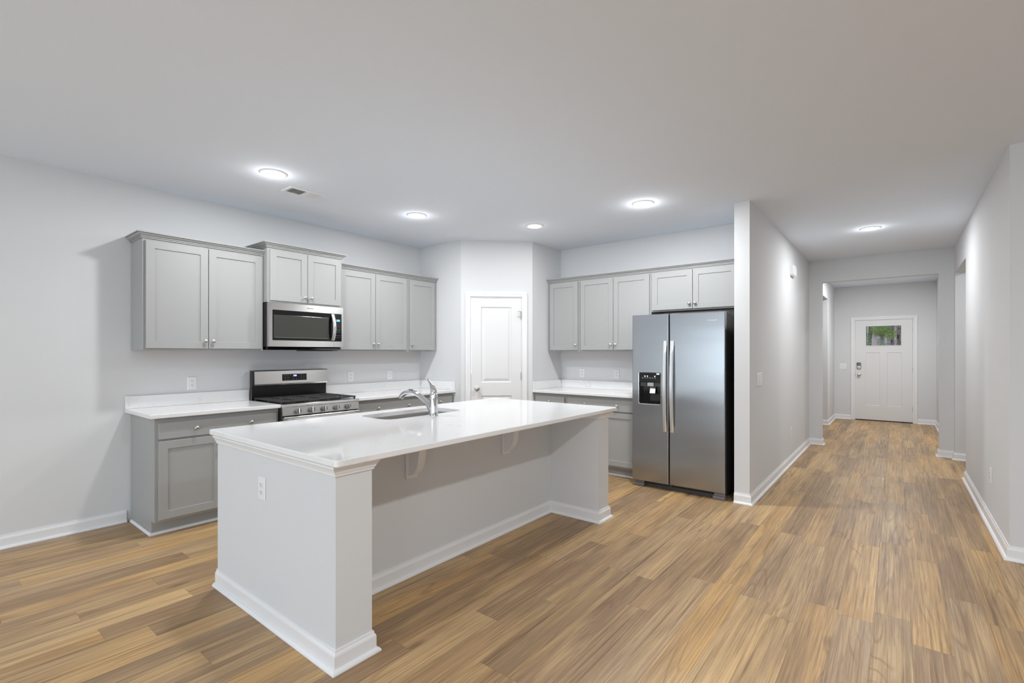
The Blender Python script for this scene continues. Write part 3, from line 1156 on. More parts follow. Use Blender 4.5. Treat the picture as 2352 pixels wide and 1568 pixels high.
# ------------------------------------------------------------------ range
RW = 0.768
rg = thing('gas_range', 'stainless steel gas range with black grates, between countertops', 'range', (2.0632, YL, 0))
fr = -0.655        # body front
b = MB().box(0.002, RW - 0.002, fr, -0.03, 0.06, 0.900, 0.003)
b.build('body', M['dark_case'], rg)
for x in (0.05, RW - 0.05):
    for y in (fr + 0.06, -0.10):
        MB().lathe([(0.018, 0.001), (0.018, 0.02), (0.008, 0.022), (0.008, 0.0598)], 12, Matrix.Translation((x, y, 0))).build('leveling_foot', M['rubber'], rg)
# backguard
bk = MB()
bk.prism([(-0.03, 0.9005), (-0.075, 0.9005), (-0.075, 1.045), (-0.085, 1.050), (-0.088, 1.195), (-0.030, 1.200)], YZ, 0.001, RW - 0.001)
bg = bk.build('backguard', M['black_en'], rg)
b = MB()
b.prism([(-0.0855, 1.052), (-0.1010, 1.052), (-0.1040, 1.066), (-0.0990, 1.190), (-0.0940, 1.1985), (-0.0885, 1.1985)], YZ, 0.012, RW - 0.001)
pn = b.build('backguard_panel', M['steel'], bg)
tl = math.atan2(0.005, 0.124)
yq = lambda z: -0.1040 + (z - 1.066) / 0.124 * 0.005
b = MB().box(0.2785, 0.532, -0.0012, 0.001, -0.033, 0.033)
disp = b.build('display_panel', M['black_gl'], pn, loc=(0, yq(1.124) - 0.001, 1.124), rot=(-tl, 0, 0))
rnd = random.Random(4)
b = MB()
for gx, gz, gw in ((0.305, 0.020, 0.014), (0.333, 0.020, 0.013), (0.362, 0.020, 0.010), (0.307, 0.000, 0.016), (0.335, 0.000, 0.020), (0.309, -0.020, 0.018), (0.337, -0.020, 0.012),
                   (0.392, -0.020, 0.012), (0.423, -0.020, 0.014), (0.474, 0.020, 0.014), (0.501, 0.020, 0.008), (0.476, 0.002, 0.010), (0.503, 0.002, 0.010), (0.476, -0.018, 0.010), (0.503, -0.018, 0.011)):
    b.box(gx - gw / 2, gx + gw / 2, -0.0022, -0.0014, gz - 0.002, gz + 0.002)
o = b.build('key_legend', M['key'], disp)
o['kind'] = 'stuff'
MB().box(0.388, 0.428, -0.0022, -0.0014, 0.006, 0.026).build('clock_window', M['led_bg'], disp)
text_mesh('2:36', 0.016, 0.0003, 'clock_digits', M['led_white'], disp, (0.408, -0.0028, 0.016), (R(90), 0, 0), 0.032)
# cooktop
b = MB().box(0.001, RW - 0.001, fr - 0.004, -0.076, 0.9006, 0.912, 0.003)
ck = b.build('cooktop', M['black_en'], rg)
for cx_, cy_, cr in ((0.15, -0.20, 0.042), (0.15, -0.50, 0.048), (RW / 2, -0.35, 0.052), (RW - 0.15, -0.20, 0.040), (RW - 0.15, -0.50, 0.050)):
    MB().lathe([(cr, 0.0), (cr, 0.008), (cr * 0.82, 0.010), (cr * 0.82, 0.016), (cr * 0.6, 0.018), (0.005, 0.018)], 24, Matrix.Translation((cx_, cy_, 0.9125))).build('burner', M['iron'], ck, smooth=True)
gz0, gz1 = 0.928, 0.940


def grate(x0, x1):
    b = MB()
    y0, y1 = fr + 0.008, -0.095
    t = 0.0055
    for x in (x0 + t, x1 - t):
        b.box(x - t, x + t, y0, y1, gz0, gz1, 0.002)
    for y in (y0 + t, y1 - t, (y0 + y1) / 2):
        b.box(x0 + 2 * t + 0.0002, x1 - 2 * t - 0.0002, y - t, y + t, gz0, gz1, 0.002)
    cx = (x0 + x1) / 2
    for y in (y0 + (y1 - y0) * k / 8 for k in (1, 2, 3, 5, 6, 7)):
        g = 0.020
        b.box(x0 + 2 * t, cx - g, y - t * 0.8, y + t * 0.8, gz0 + 0.001, gz1, 0.002)
        b.box(cx + g, x1 - 2 * t, y - t * 0.8, y + t * 0.8, gz0 + 0.001, gz1, 0.002)
    for x in (x0 + t, x1 - t):
        for y in (y0 + 0.02, y1 - 0.02, (y0 + y1) / 2):
            b.box(x - t, x + t, y - 0.008, y + 0.008, 0.9122, gz0)
    return b.build('grate', M['iron'], rg)


grate(0.012, 0.257)
grate(0.262, 0.506)
grate(0.511, RW - 0.012)
# front control panel: rounded top lip, slanted face
b = MB()
b.prism([(fr + 0.02, 0.9125), (fr - 0.022, 0.9125), (fr - 0.028, 0.908), (fr - 0.030, 0.892), (fr - 0.020, 0.884), (fr - 0.026, 0.812), (fr - 0.0005, 0.812), (fr - 0.0005, 0.9), (fr + 0.02, 0.9125 - 0.0115)], YZ, 0.0, RW)
cp = b.build('control_panel', M['steel'], rg)
ta = math.atan2(0.006, 0.072)
for i, (x, ang) in enumerate(((0.137, 0), (0.265, 0), (0.391, 0), (0.517, 3), (0.641, 20))):
    m_ = Matrix.Translation((x, fr - 0.0235, 0.849)) @ Matrix.Rotation(-ta, 4, 'X') @ FRONT
    b = MB().lathe([(0.024, 0.0), (0.024, 0.006), (0.0255, 0.010), (0.0245, 0.026), (0.021, 0.030), (0.003, 0.030)], 28, m_)
    kn = b.build('burner_knob', M['mid_gr'], cp, smooth=True)
    b = MB().box(-0.0055, 0.0055, -0.0235, 0.0235, 0.0300, 0.0400, 0.002, mtx=m_ @ Matrix.Rotation(R(ang), 4, 'Z'))
    kn2 = b.build('knob_grip', M['steel'], kn)
# oven door and drawer
b = MB().box(0.004, RW - 0.004, fr - 0.045, fr - 0.0005, 0.225, 0.802, 0.006, 2)
od = b.build('oven_door', M['steel'], rg)
MB().box(0.12, RW - 0.12, fr - 0.048, fr - 0.0452, 0.34, 0.66).build('oven_window', M['black_gl'], od)
b = MB()
b.tube([(0.045, fr - 0.090, 0.765), (RW - 0.045, fr - 0.090, 0.765)], 0.012, 16)
for x in (0.055, RW - 0.055):
    b.box(x - 0.014, x + 0.014, fr - 0.092, fr - 0.0452, 0.752, 0.778, 0.003)
b.build('oven_handle', M['steel'], od, smooth=True)
MB().box(0.004, RW - 0.004, fr - 0.040, fr - 0.0005, 0.066, 0.215, 0.006, 2).build('storage_drawer', M['steel'], rg)

# ------------------------------------------------------------------ microwave
MW = 0.757
mv = thing('microwave', 'over-the-range stainless microwave with black window above the gas range', 'microwave', (2.0675, YL, 0))
mz0, mz1 = 1.428, 1.834
mf = -0.412
MB().box(0.0, MW, -0.372, -0.004, mz0, mz1, 0.002).build('case', M['dark_case'], mv)
b = MB()
b.prism([(-0.02, mz0 - 0.0005), (-0.36, mz0 - 0.0005), (-0.385, mz0 - 0.012), (-0.36, mz0 - 0.030), (-0.05, mz0 - 0.030), (-0.02, mz0 - 0.02)], YZ, 0.01, MW - 0.01)
under = b.build('underside_vent', M['black_en'], mv)
MB().box(0.44, MW - 0.05, -0.30, -0.06, mz0 - 0.040, mz0 - 0.0305, 0.002).build('grease_filter', M['dark_gr'], under)
# steel surround (door part and control part)
dxe = 0.650


def frame_face(x0, x1, z0, z1, holes, y0, y1):
    b = MB()
    (hx0, hx1, hz0, hz1) = holes
    b.box(x0, x1, y0, y1, hz1, z1)
    b.box(x0, x1, y0, y1, z0, hz0)
    b.box(x0, hx0, y0, y1, hz0, hz1)
    if hx1 < x1 - 1e-4:
        b.box(hx1, x1, y0, y1, hz0, hz1)
    return b


gzb, gzt = 1.486, 1.768
md = frame_face(0.0, dxe, mz0, mz1, (0.032, dxe, gzb, gzt), mf, -0.373)
mdo = md.build('door', M['steel'], mv)
b = MB().prism(rrect(0.0325, dxe - 0.0005, gzb + 0.0005, gzt - 0.0005, 0.012, 4), XZ, -0.374, mf + 0.002)
wnd = b.build('door_glass', M['black_gl'], mdo)
b = MB()
q = [[(0.046, mf + 0.0017, 1.508), (0.596, mf + 0.0017, 1.508), (0.596, mf + 0.0017, 1.722), (0.046, mf + 0.0017, 1.722)],
     [(0.048, mf + 0.0008, 1.510), (0.594, mf + 0.0008, 1.510), (0.594, mf + 0.0008, 1.720), (0.048, mf + 0.0008, 1.720)],
     [(0.075, mf + 0.0012, 1.528), (0.560, mf + 0.0012, 1.528), (0.560, mf + 0.0012, 1.692), (0.075, mf + 0.0012, 1.692)]]
b.loops(q, True, True)
b.build('window_screen', M['oven_gl'], wnd)
b = MB().box(0.055, 0.586, mf - 0.0012, mf + 0.0008, 1.511, 1.5145)
b.build('window_strip', M['mid_gr'], wnd)
ctl = frame_face(dxe + 0.0015, MW, mz0, mz1, (dxe + 0.0015, MW - 0.018, gzb, gzt), mf, -0.373).build('control_frame', M['steel'], mv)
kp = MB().box(dxe + 0.002, MW - 0.0185, -0.374, mf + 0.002, gzb + 0.0005, gzt - 0.0005).build('keypad', M['black_gl'], ctl)
b = MB()
for r_, z in enumerate((1.665, 1.650, 1.635, 1.612, 1.601, 1.590, 1.579, 1.545, 1.525)):
    for c_, x in enumerate((0.676, 0.697, 0.717)):
        hgt = 0.0045 if r_ == 7 else 0.002
        b.box(x - 0.005 + 0.002 * (r_ % 2), x + 0.005 - 0.001 * (r_ % 3), mf + 0.0010, mf + 0.0019, z - hgt / 2, z + hgt)
o = b.build('key_legend', M['key'], kp)
o['kind'] = 'stuff'
MB().box(0.672, 0.722, mf + 0.0008, mf + 0.0019, 1.688, 1.711).build('clock_window', M['lcd'], kp)
text_mesh('2:36', 0.018, 0.0002, 'clock_digits', M['led_blue'], kp, (0.700, mf + 0.0002, 1.6995), (R(90), 0, 0), 0.030)
# bowed handle
b = MB()
pts = []
hx = 0.632
rings = []
for k in range(13):
    s = k / 12
    z = 1.494 + s * (1.762 - 1.494)
    bow = math.sin(PI * s)
    y = mf - 0.014 - 0.036 * bow
    xx = hx + 0.010 * 0
    rings.append([(xx - 0.0165, y + 0.010, z), (xx - 0.0165, y - 0.001, z), (xx - 0.008, y - 0.006, z), (xx + 0.008, y - 0.006, z), (xx + 0.0165, y - 0.001, z), (xx + 0.0165, y + 0.010, z)])
b.loops(rings, True, True)
b.box(hx - 0.012, hx + 0.012, mf - 0.012, mf + 0.003, 1.496, 1.514)
b.box(hx - 0.012, hx + 0.012, mf - 0.012, mf + 0.003, 1.742, 1.760)
b.build('handle', M['handle'], mdo, smooth=True)
text_mesh('Whirlpool', 0.016, 0.0003, 'logo_lettering', M['ink'], mdo, (0.397, mf - 0.0006, 1.803), (R(90), 0, 0), 0.068)

# ------------------------------------------------------------------ refrigerator
FW = 0.912
fg = thing('refrigerator', 'stainless side-by-side refrigerator with dispenser, against the partition wall', 'refrigerator', (XF, 2.1475, 0), RZB)
dfy = -0.785       # door front in the local frame (x=4.697)
dby = -0.722
b = MB().box(0.006, FW - 0.006, dby + 0.012, -0.03, 0.045, 1.738, 0.004)
cs = b.build('case', M['dark_case'], fg)
sx_ = 0.3875       # seam between the doors


def fdoor(x0, x1, hole=None):
    b = MB()
    z0, z1 = 0.066, 1.757
    r = 0.010
    if hole is None:
        b.box(x0, x1, dfy, dby, z0, z1, r, 3)
    else:
        hx0, hx1, hz0, hz1 = hole
        # plan ring of strips round the recess, front edges eased
        fr_ = [(x0, dby, 0), (x0, dfy + r, 0), (x0 + 0.003, dfy + 0.003, 0), (x0 + r, dfy, 0), (x1 - r, dfy, 0), (x1 - 0.003, dfy + 0.003, 0), (x1, dfy + r, 0), (x1, dby, 0)]
        P = [(p[0], p[1]) for p in fr_]
        b.prism(P, XY, hz1, z1 - 0.004)
        b.prism(P, XY, z0 + 0.004, hz0)
        P1 = [(x0 + 0.003, dby), (x0 + 0.003, dfy + r), (x0 + r, dfy + 0.003), (x1 - r, dfy + 0.003), (x1 - 0.003, dfy + r), (x1 - 0.003, dby)]
        b.prism(P1, XY, z1 - 0.004, z1)
        b.prism(P1, XY, z0, z0 + 0.004)
        b.prism([(x0, dby), (x0, dfy + r), (x0 + 0.003, dfy + 0.003), (x0 + r, dfy), (hx0, dfy), (hx0, dby)], XY, hz0, hz1)
        b.prism([(hx1, dby), (hx1, dfy), (x1 - r, dfy), (x1 - 0.003, dfy + 0.003), (x1, dfy + r), (x1, dby)], XY, hz0, hz1)
        b.box(hx0, hx1, dby - 0.002, dby, hz0, hz1)
        bmesh.ops.remove_doubles(b.bm, verts=b.bm.verts[:], dist=1e-5)
    return b


DH = (0.074, 0.306, 0.851, 1.172)
ldo = fdoor(0.0, sx_ - 0.004, DH).build('freezer_door', M['steel_fr'], fg)
rdo = fdoor(sx_ + 0.004, FW).build('fridge_door', M['steel_fr'], fg)
for d, xg in ((ldo, sx_ - 0.003), (rdo, sx_ + 0.003)):
    MB().box(xg - 0.0035, xg + 0.0035, dby + 0.0005, dby + 0.0115, 0.075, 1.735).build('door_gasket', M['rubber'], d)


def fhandle(parent, x):
    b = MB()
    rings = []
    n = 22
    for k in range(n + 1):
        s = k / n
        z = 0.590 + s * (1.488 - 0.590)
        bow = 1 - (2 * s - 1) ** 2
        y = dfy - 0.020 - 0.030 * bow
        hw = 0.0175
        rings.append([(x - hw, y + 0.013, z), (x - hw, y + 0.001, z), (x - hw * 0.6, y - 0.0045, z), (x + hw * 0.6, y - 0.0045, z), (x + hw, y + 0.001, z), (x + hw, y + 0.013, z)])
    b.loops(rings, True, True)
    b.box(x - 0.014, x + 0.014, dfy - 0.022, dfy + 0.002, 0.600, 0.640)
    b.box(x - 0.014, x + 0.014, dfy - 0.022, dfy + 0.002, 1.438, 1.478)
    b.build('handle', M['handle'], parent, smooth=True)


fhandle(ldo, 0.356)
fhandle(rdo, 0.424)
# dispenser
hx0, hx1, hz0, hz1 = DH
b = MB()
b.sweep([(0.0, 0.0), (0.0, 0.004), (0.004, 0.005), (0.006, 0.0)], rrect(hx0 + 0.002, hx1 - 0.002, hz0 + 0.002, hz1 - 0.002, 0.012, 4), lambda a, c, h: (a, dfy - h, c), closed=True)
dp = MB().box(hx0 + 0.001, hx1 - 0.001, dby - 0.0085, dby - 0.0025, hz0 + 0.001, hz1 - 0.001).build('dispenser', M['black_gl'], ldo)
b.build('bezel', M['steel'], dp)
b = MB().box(hx0 + 0.001, hx1 - 0.001, dfy - 0.001, dby - 0.009, 1.072, hz1 - 0.001, 0.002)
hdp = b.build('control_strip', M['black_gl'], dp)
b = MB()
b.box(hx0 + 0.001, hx1 - 0.001, dfy + 0.004, dby - 0.009, hz0 + 0.001, hz0 + 0.010)
b.build('drip_tray', M['black_en'], dp)
MB().box(hx0 + 0.012, hx0 + 0.078, dfy + 0.010, dfy + 0.016, 1.031, 1.0715).build('side_cover', M['dark_gr'], dp)
MB().box(hx1 - 0.070, hx1 - 0.006, dfy + 0.010, dfy + 0.016, 1.031, 1.0715).build('side_cover', M['dark_gr'], dp)
MB().box(hx0 + 0.086, hx0 + 0.156, dfy + 0.004, dfy + 0.030, 1.030, 1.0715, 0.003).build('ice_chute', M['nickel'], dp)
m_ = Matrix.Translation((hx0 + 0.135, dfy + 0.030, 0.985)) @ Matrix.Rotation(R(-18), 4, 'X')
MB().box(-0.030, 0.030, -0.004, 0.004, -0.028, 0.028, 0.003, mtx=m_).build('water_paddle', M['nickel'], dp)
MB().box(hx0 + 0.110, hx0 + 0.166, dfy + 0.016, dfy + 0.03, 1.016, 1.028, 0.002).build('spout_tip', M['mid_gr'], dp)
MB().box(hx0 + 0.100, hx1 - 0.02, dby - 0.012, dby - 0.009, hz0 + 0.03, 0.95).build('back_shield', M['dark_case'], dp)
for x in (hx0 + 0.066, hx0 + 0.092, hx0 + 0.170):
    MB().box(x - 0.004, x + 0.004, dfy - 0.0018, dfy - 0.0011, 1.128, 1.138).build('indicator_light', M['led_white'], hdp)
b = MB()
for x in (0.042, 0.068, 0.094, 0.120, 0.146, 0.172):
    b.box(hx0 + x - 0.007, hx0 + x + 0.007, dfy - 0.0016, dfy - 0.0011, 1.112, 1.120)
b.build('key_legend', M['key'], hdp)
MB().box(hx1 - 0.046, hx1 - 0.014, dfy - 0.0016, dfy - 0.0011, 1.150, 1.166).build('sticker', M['sticker'], hdp)
text_mesh('Whirlpool', 0.03, 0.0008, 'logo_lettering', M['emblem'], rdo, (0.795, dfy - 0.001, 1.676), (R(90), 0, 0), 0.088)
# base grille and hinge covers
b = MB()
b.box(0.02, FW - 0.02, dby + 0.0, dby + 0.05, 0.002, 0.062)
b.box(0.055, 0.86, dby - 0.010, dby - 0.0005, 0.018, 0.036, 0.002)
gr = b.build('base_grille', M['dark_gr'], fg)
MB().box(0.07, 0.36, dby - 0.006, dby - 0.0005, 0.040, 0.058).build('grille_louver', M['dark_case'], gr)
MB().box(0.40, 0.84, dby - 0.004, dby - 0.0005, 0.040, 0.058).build('grille_louver', M['black_en'], gr)
for x0 in (0.008, FW - 0.118):
    f_ = MB()
    f_.box(x0, x0 + 0.110, dby - 0.040, dby + 0.02, 0.001, 0.034, 0.004)
    f_.box(x0 + 0.012, x0 + 0.110, dby - 0.034, dby - 0.0005, 0.0345, 0.062, 0.003)
    f_.build('foot_cover', M['mid_gr'], gr)
for x0 in (0.012, FW - 0.082):
    MB().box(x0, x0 + 0.07, dby + 0.014, dby + 0.12, 1.7385, 1.760, 0.004).build('hinge_cover', M['dark_gr'], cs)


# ------------------------------------------------------------------ outlets and switches
def plate_frame(loc, rz, label, kind='outlet', w=0.070, h=0.115, gangs=1, group=None):
    nm = 'wall_outlet' if kind == 'outlet' else 'light_switch'
    root = thing(nm, label, 'outlet' if kind == 'outlet' else 'switch', loc, rz, group)
    b = MB()
    e = 0.0045
    rings = [[(-w / 2, -0.0008, -h / 2), (w / 2, -0.0008, -h / 2), (w / 2, -0.0008, h / 2), (-w / 2, -0.0008, h / 2)],
             [(-w / 2, -0.003, -h / 2), (w / 2, -0.003, -h / 2), (w / 2, -0.003, h / 2), (-w / 2, -0.003, h / 2)],
             [(-w / 2 + e, -0.0062, -h / 2 + e), (w / 2 - e, -0.0062, -h / 2 + e), (w / 2 - e, -0.0062, h / 2 - e), (-w / 2 + e, -0.0062, h / 2 - e)]]
    b.loops(rings, True, True)
    b.build('cover_plate', M['white_pl'], root)
    if kind == 'outlet':
        for dz in (0.0195, -0.0195):
            bb = MB()
            out = [(0.0165 * math.cos(R(a)), max(-0.0125, min(0.0125, 0.0165 * math.sin(R(a))))) for a in range(0, 360, 15)]
            bb.prism([(p, q + dz) for p, q in out], XZ, -0.0063, -0.0086)
            rc = bb.build('receptacle', M['white_pl'], root)
            s = MB()
            s.box(-0.0075, -0.0052, -0.0093, -0.0087, dz + 0.000, dz + 0.0085)
            s.box(0.0052, 0.0075, -0.0093, -0.0087, dz + 0.000, dz + 0.0070)
            s.lathe([(0.0026, 0), (0.0026, 0.0006)], 10, at(0, -0.0087, dz - 0.0065))
            s.build('socket_slot', M['black_slot'], rc)
        MB().lathe([(0.003, 0), (0.0025, 0.0012)], 10, at(0, -0.0063, 0)).build('screw', M['white_pl'], root)
    else:
        for g in range(gangs):
            gx = (g - (gangs - 1) / 2) * 0.046
            bb = MB()
            bb.prism([(-0.0063, -0.033), (-0.0068, -0.033), (-0.0125, -0.031), (-0.0080, 0.0), (-0.0095, 0.031), (-0.0063, 0.033)], YZ, gx - 0.0165, gx + 0.0165)
            bb.build('rocker', M['white_pl'], root)
    return root


plate_frame((1.585, YL, 1.099), 0, 'white outlet on the stove wall, left of the range', w=0.074, h=0.115)
plate_frame((3.178, YL, 1.099), 0, 'white outlet just right of the range, above the countertop', w=0.074, h=0.115)
plate_frame((3.725, YL, 1.097), 0, 'white outlet on the stove wall nearest the pantry corner', w=0.074, h=0.115)
plate_frame((XF, 3.199, 1.109), RZB, 'white outlet above the counter nearest the right pantry wall', w=0.076, h=0.115)
plate_frame((XF, 2.709, 1.108), RZB, 'white outlet above the counter right beside the refrigerator', w=0.074, h=0.115)
plate_frame((IX0, 2.566, 0.667), RZB, 'white outlet on the plain end wall of the island', w=0.076, h=0.118)
plate_frame((6.90, YP0, 0.375), 0, 'small white outlet low on the left hallway wall', w=0.076, h=0.125)
plate_frame((5.345, YR, 0.40), PI, 'small white outlet low on the right hallway wall', w=0.076, h=0.120)
plate_frame((5.12, YP0, 1.113), 0, 'white light switch on the hallway side of the partition', kind='switch', w=0.21, h=0.125, gangs=2)
plate_frame((XE, 0.878, 1.09), RZB, 'white double light switch left of the front door', kind='switch', w=0.128, h=0.128, gangs=2)

# door chime box high on the hall wall
ch = thing('door_chime', 'white wall-mounted chime box high on the left hallway wall', 'chime box', (6.955, YP0, 2.398))
b = MB().prism(rrect(-0.115, 0.115, -0.066, 0.066, 0.022, 5), XZ, -0.001, -0.036)
b.build('case', M['white_pl'], ch)
MB().prism(rrect(-0.105, 0.105, -0.056, 0.056, 0.018, 5), XZ, -0.0362, -0.041).build('cover', M['white_pl'], ch)

# door stop on the foyer baseboard
ds = thing('door_stop', 'small metal door stop on the foyer baseboard right of front door', 'door stop', (11.55, FY0 + 0.0152, 0.045), 0)
b = MB()
rot_ = Matrix.Rotation(R(-90), 4, 'X')
b.lathe([(0.012, 0.0), (0.012, 0.003), (0.004, 0.005), (0.004, 0.066)], 12, rot_)
b.build('stem', M['nickel'], ds, smooth=True)
MB().lathe([(0.004, 0.0662), (0.008, 0.068), (0.008, 0.080), (0.005, 0.082)], 12, rot_).build('rubber_tip', M['white_pl'], ds, smooth=True)


# ------------------------------------------------------------------ ceiling vents
def vent(name, label, cx, cy, lx, ly):
    root = thing(name, label, 'vent', (cx, cy, CE))
    b = MB()
    z0, z1 = -0.008, -0.0006
    fw = 0.028
    prof = [(0.0, z1), (0.0, -0.003), (0.004, z0), (fw - 0.003, z0), (fw, -0.005), (fw, z1)]
    path = [(-lx / 2, -ly / 2), (-lx / 2, ly / 2), (lx / 2, ly / 2), (lx / 2, -ly / 2)]
    b.sweep(prof, path, ALONG, closed=True)
    b.box(-0.008, 0.008, -ly / 2 + fw, ly / 2 - fw, -0.007, z1)
    b.build('frame', M['white_pl'], root)
    MB().box(-lx / 2 + fw, lx / 2 - fw, -ly / 2 + fw, ly / 2 - fw, -0.0012, -0.0007).build('duct_backing', M['black_slot'], root)
    for sgn, x0, x1 in ((1, -lx / 2 + fw, -0.008), (-1, 0.008, lx / 2 - fw)):
        n = 9
        for k in range(n):
            x = x0 + (x1 - x0) * (k + 0.5) / n
            m_ = Matrix.Translation((x, 0, -0.0068)) @ Matrix.Rotation(R(-48 * sgn), 4, 'Y')
            MB().box(-0.0065, 0.0065, -ly / 2 + fw, ly / 2 - fw, -0.0005, 0.0005, mtx=m_).build('louver', M['white_pl'], root)
    return root


vent('ceiling_vent', 'white louvered vent on the kitchen ceiling above the stove side', 2.133, 3.985, 0.315, 0.170)
v2 = vent('ceiling_vent', 'white louvered vent on the foyer ceiling near the front door', 11.62, 0.188, 0.15, 0.26)


# ------------------------------------------------------------------ recessed lights
def recessed(x, y, label, power=LAMP_W, seen=True):
    root = thing('recessed_light', label, 'ceiling light', (x, y, CE), 0, 'recessed ceiling lights')
    b = MB()
    b.lathe([(0.076, -0.0105), (0.080, -0.0115), (0.092, -0.008), (0.098, -0.003), (0.098, -0.0006), (0.076, -0.0006)], 40)
    b.lathe([(0.0755, -0.0007), (0.0755, -0.001)], 40)
    b.build('trim_ring', M['white_pl'], root, smooth=True)
    MB().lathe([(0.0752, -0.0012), (0.0752, -0.0095), (0.070, -0.0112), (0.040, -0.0122), (0.002, -0.0125)], 40).build('lens', M['lens'], root, smooth=True)
    d = bpy.data.lights.new('lamp', 'AREA')
    d.shape = 'DISK'
    d.size = 0.15
    d.spread = R(180)
    d.energy = power
    d.color = LAMP_COL
    o = bpy.data.objects.new('lamp', d)
    COL.objects.link(o)
    o.parent = root
    o.location = (0, 0, -0.014)
    # point light added below the lens: diffuser side glow plus fill for upper walls
    d = bpy.data.lights.new('lamp_glow_fill', 'POINT')
    d.energy = power * 0.06
    d.color = LAMP_COL
    d.shadow_soft_size = 0.05
    o = bpy.data.objects.new('lamp_glow_fill', d)
    COL.objects.link(o)
    o.parent = root
    o.location = (0, 0, -0.075)
    return root


recessed(1.756, 3.735, 'recessed ceiling light nearest the camera, left of the ceiling vent')
recessed(3.178, 3.748, 'recessed ceiling light above the stove-side counter, right of the vent', LAMP_W * 0.9)
recessed(4.232, 3.058, 'recessed ceiling light in front of the pantry door', LAMP_W * 0.26)
recessed(4.226, 1.825, 'recessed ceiling light above the refrigerator, near the partition', LAMP_W * 1.4)
recessed(6.625, 0.228, 'recessed ceiling light in the hallway', LAMP_W * 0.98)


def lamp_only(x, y, power):
    """a downlight of the same kind out of the picture; some only added as fill."""
    b = MB()
    b.lathe([(0.098, -0.0006), (0.098, -0.003), (0.092, -0.008), (0.076, -0.010), (0.002, -0.010)], 32)
    o = b.build('unseen_downlight', M['white_pl'], loc=(x, y, CE), smooth=True)
    struct(o)
    area('lamp', (x, y, CE - 0.014), (0, 0, 0), 0.15, 0.15, power, LAMP_COL, 'DISK')


lamp_only(1.25, -0.52, LAMP_W * 2.2)
lamp_only(-1.6, -0.6, LAMP_W * 0.4)  # unseen lamp added as fill over the living side
lamp_only(-1.6, 3.0, LAMP_W * 0.6)  # second added fill lamp behind the camera
lamp_only(10.3, 0.2, LAMP_W * 1.75)
lamp_only(7.7, -1.5, LAMP_W * 0.6)

# ------------------------------------------------------------------ windows behind the camera
for i, (x, y, wx, z0, z1, rz) in enumerate(((XB, 1.9, 3.4, 0.0, 2.15, RZB), (XB, -2.2, 1.7, 0.75, 2.15, RZB), (-2.2, YB, 2.6, 0.75, 2.15, 0))):
    b = MB()
    for q in ((-wx / 2, -wx / 2 + 0.05, z0, z1), (wx / 2 - 0.05, wx / 2, z0, z1), (-0.03, 0.03, z0, z1), (-wx / 2 + 0.05, wx / 2 - 0.05, z0, z0 + 0.05), (-wx / 2 + 0.05, wx / 2 - 0.05, z1 - 0.05, z1)):
        b.box(q[0], q[1], -0.10, -0.04, q[2] + 0.001, q[3] - 0.001)
    o = b.build('window_%d' % (i + 1), M['trim'], loc=(x, y, 0), rot=(0, 0, rz if rz == 0 else R(-90)))
    if rz != 0:
        o.location.x = XB - T
        o.rotation_euler = (0, 0, R(-90))
        o.location.x = XB + 0.0
    struct(o)

# ------------------------------------------------------------------ woodland outside the front door
b = MB().box(XE + T + 0.01, 70, -25, 25, -0.35, -0.15)
struct(b.build('ground', M['soil']))
b = MB().prism([(56, -0.3), (80, -0.3), (80, 12), (74, 10.5), (64, 5)], lambda p, q, t: (p, t, q), -25, 25)
struct(b.build('hillside', noisy('wooded_slope', rgb(128, 116, 112), rgb(84, 92, 62), 1.3)))
rnd = random.Random(11)


def foliage(b, cx, cy, cz, rx, ry, rz_, n, s, rnd):
    for _ in range(n):
        while True:
            p = Vector((rnd.uniform(-1, 1), rnd.uniform(-1, 1), rnd.uniform(-1, 1)))
            if p.length < 1:
                break
        c = Vector((cx + p.x * rx, cy + p.y * ry, cz + p.z * rz_))
        u = Vector((rnd.uniform(-1, 1), rnd.uniform(-1, 1), rnd.uniform(-1, 1))).normalized()
        w = u.cross(Vector((rnd.uniform(-1, 1), rnd.uniform(-1, 1), rnd.uniform(-1, 1))).normalized())
        k = s * rnd.uniform(0.6, 1.4)
        vs = [b.bm.verts.new(c + q) for q in (u * k, w * k * 0.45, -u * k, -w * k * 0.45)]
        b.face(vs)


def tree(x, y, r, h, label, leafm, crowns):
    root = thing('tree', label, 'tree', (x, y, -0.15), 0, 'trees outside the front door')
    b = MB()
    pts = [(0.10 * math.sin(k * 1.3 + x), 0.12 * math.sin(k * 0.9 + y), h * k / 8) for k in range(9)]
    b.tube(pts, [r * (1 - 0.6 * k / 8) for k in range(9)], 10)
    b.build('trunk', M['bark'], root, smooth=True)
    if crowns:
        b = MB()
        for (cx, cy, cz, rx, ry, rz_, n, s) in crowns:
            foliage(b, cx, cy, cz, rx, ry, rz_, n, s, rnd)
        b.build('crown', leafm, root)


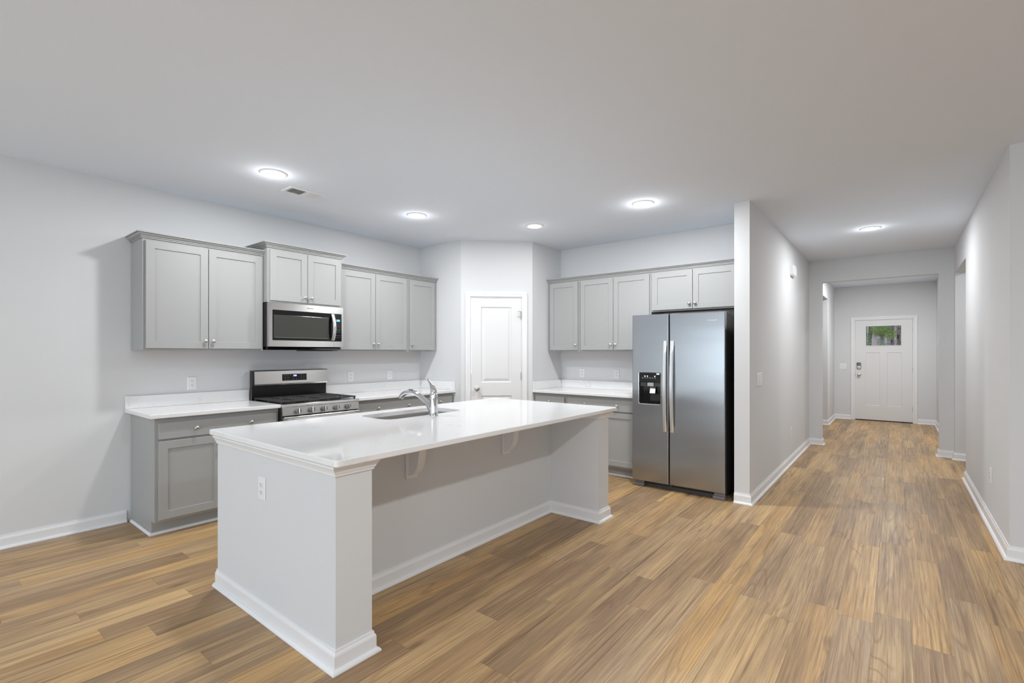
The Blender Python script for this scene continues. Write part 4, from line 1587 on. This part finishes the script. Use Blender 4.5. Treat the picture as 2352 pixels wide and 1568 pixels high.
tree(24.0, 0.62, 0.085, 9, 'leafy bright green tree in the middle of the front door window', M['leaf1'], [(0, -0.12, 2.46, 1.0, 0.36, 0.26, 2600, 0.026), (0, -0.40, 2.25, 0.9, 0.24, 0.2, 900, 0.026), (0, 0.34, 2.25, 0.8, 0.16, 0.14, 260, 0.024), (0, 0.2, 6, 1.5, 1.5, 2, 300, 0.15)])
tree(30.0, 1.17, 0.085, 10, 'pale pine trunk at the left side of the front door window', M['leaf2'], [(0, 0, 7, 1.5, 1.5, 2, 300, 0.15)])
tree(33.0, -0.05, 0.065, 10, 'thin pine trunk at the right side of the front door window', M['leaf2'], [(0, 0, 3.6, 1.2, 0.7, 0.7, 1200, 0.05), (0, 0, 7, 1.5, 1.5, 2, 300, 0.15)])
tree(36.0, 0.40, 0.075, 10, 'pine trunk under the bright crown seen through front door window', M['leaf2'], [(0, 0, 7, 1.5, 1.5, 2, 300, 0.15)])
tree(40.0, 0.95, 0.10, 11, 'pine trunk left of the bright crown seen through front door window', M['leaf2'], [(0, 0, 3.5, 1.5, 0.8, 0.9, 1600, 0.05), (0, 0, 8, 1.5, 1.5, 2, 300, 0.15)])
tree(27.0, -0.30, 0.07, 9, 'slim trunk at the far right edge of front door window', M['leaf3'], [(0, 0.1, 2.8, 1.0, 0.35, 0.5, 1500, 0.03)])


def shrub(x, y, rx, ry, z, rz_, n, s, m, label):
    b = MB()
    foliage(b, 0, 0, z, rx, ry, rz_, n, s, rnd)
    o = b.build('shrub', m, loc=(x, y, -0.15))
    tag(o, label, 'shrub', 'undergrowth outside the front door')


shrub(26, 0.9, 1.5, 0.8, 1.4, 0.9, 4200, 0.032, M['leaf2'], 'dark green shrub at lower left of the front door window')
shrub(29, 0.1, 1.5, 0.9, 1.2, 1.0, 4200, 0.032, M['leaf3'], 'greyish scrub at lower right of the front door window')
for i, (y, m) in enumerate(((-2.75, 'leaf2'), (0.0, 'leaf3'), (2.75, 'leaf2'))):
    b = MB()
    foliage(b, 0, 0, 3.2, 2.0, 1.15, 3.4, 14000, 0.11, rnd)
    o = b.build('hedge_tree', M[m], loc=(52, y, -0.15))
    tag(o, ('dark', 'brownish', 'green', 'grey')[i] + ' far thicket behind the trees outside the front door', 'thicket', 'undergrowth outside the front door')
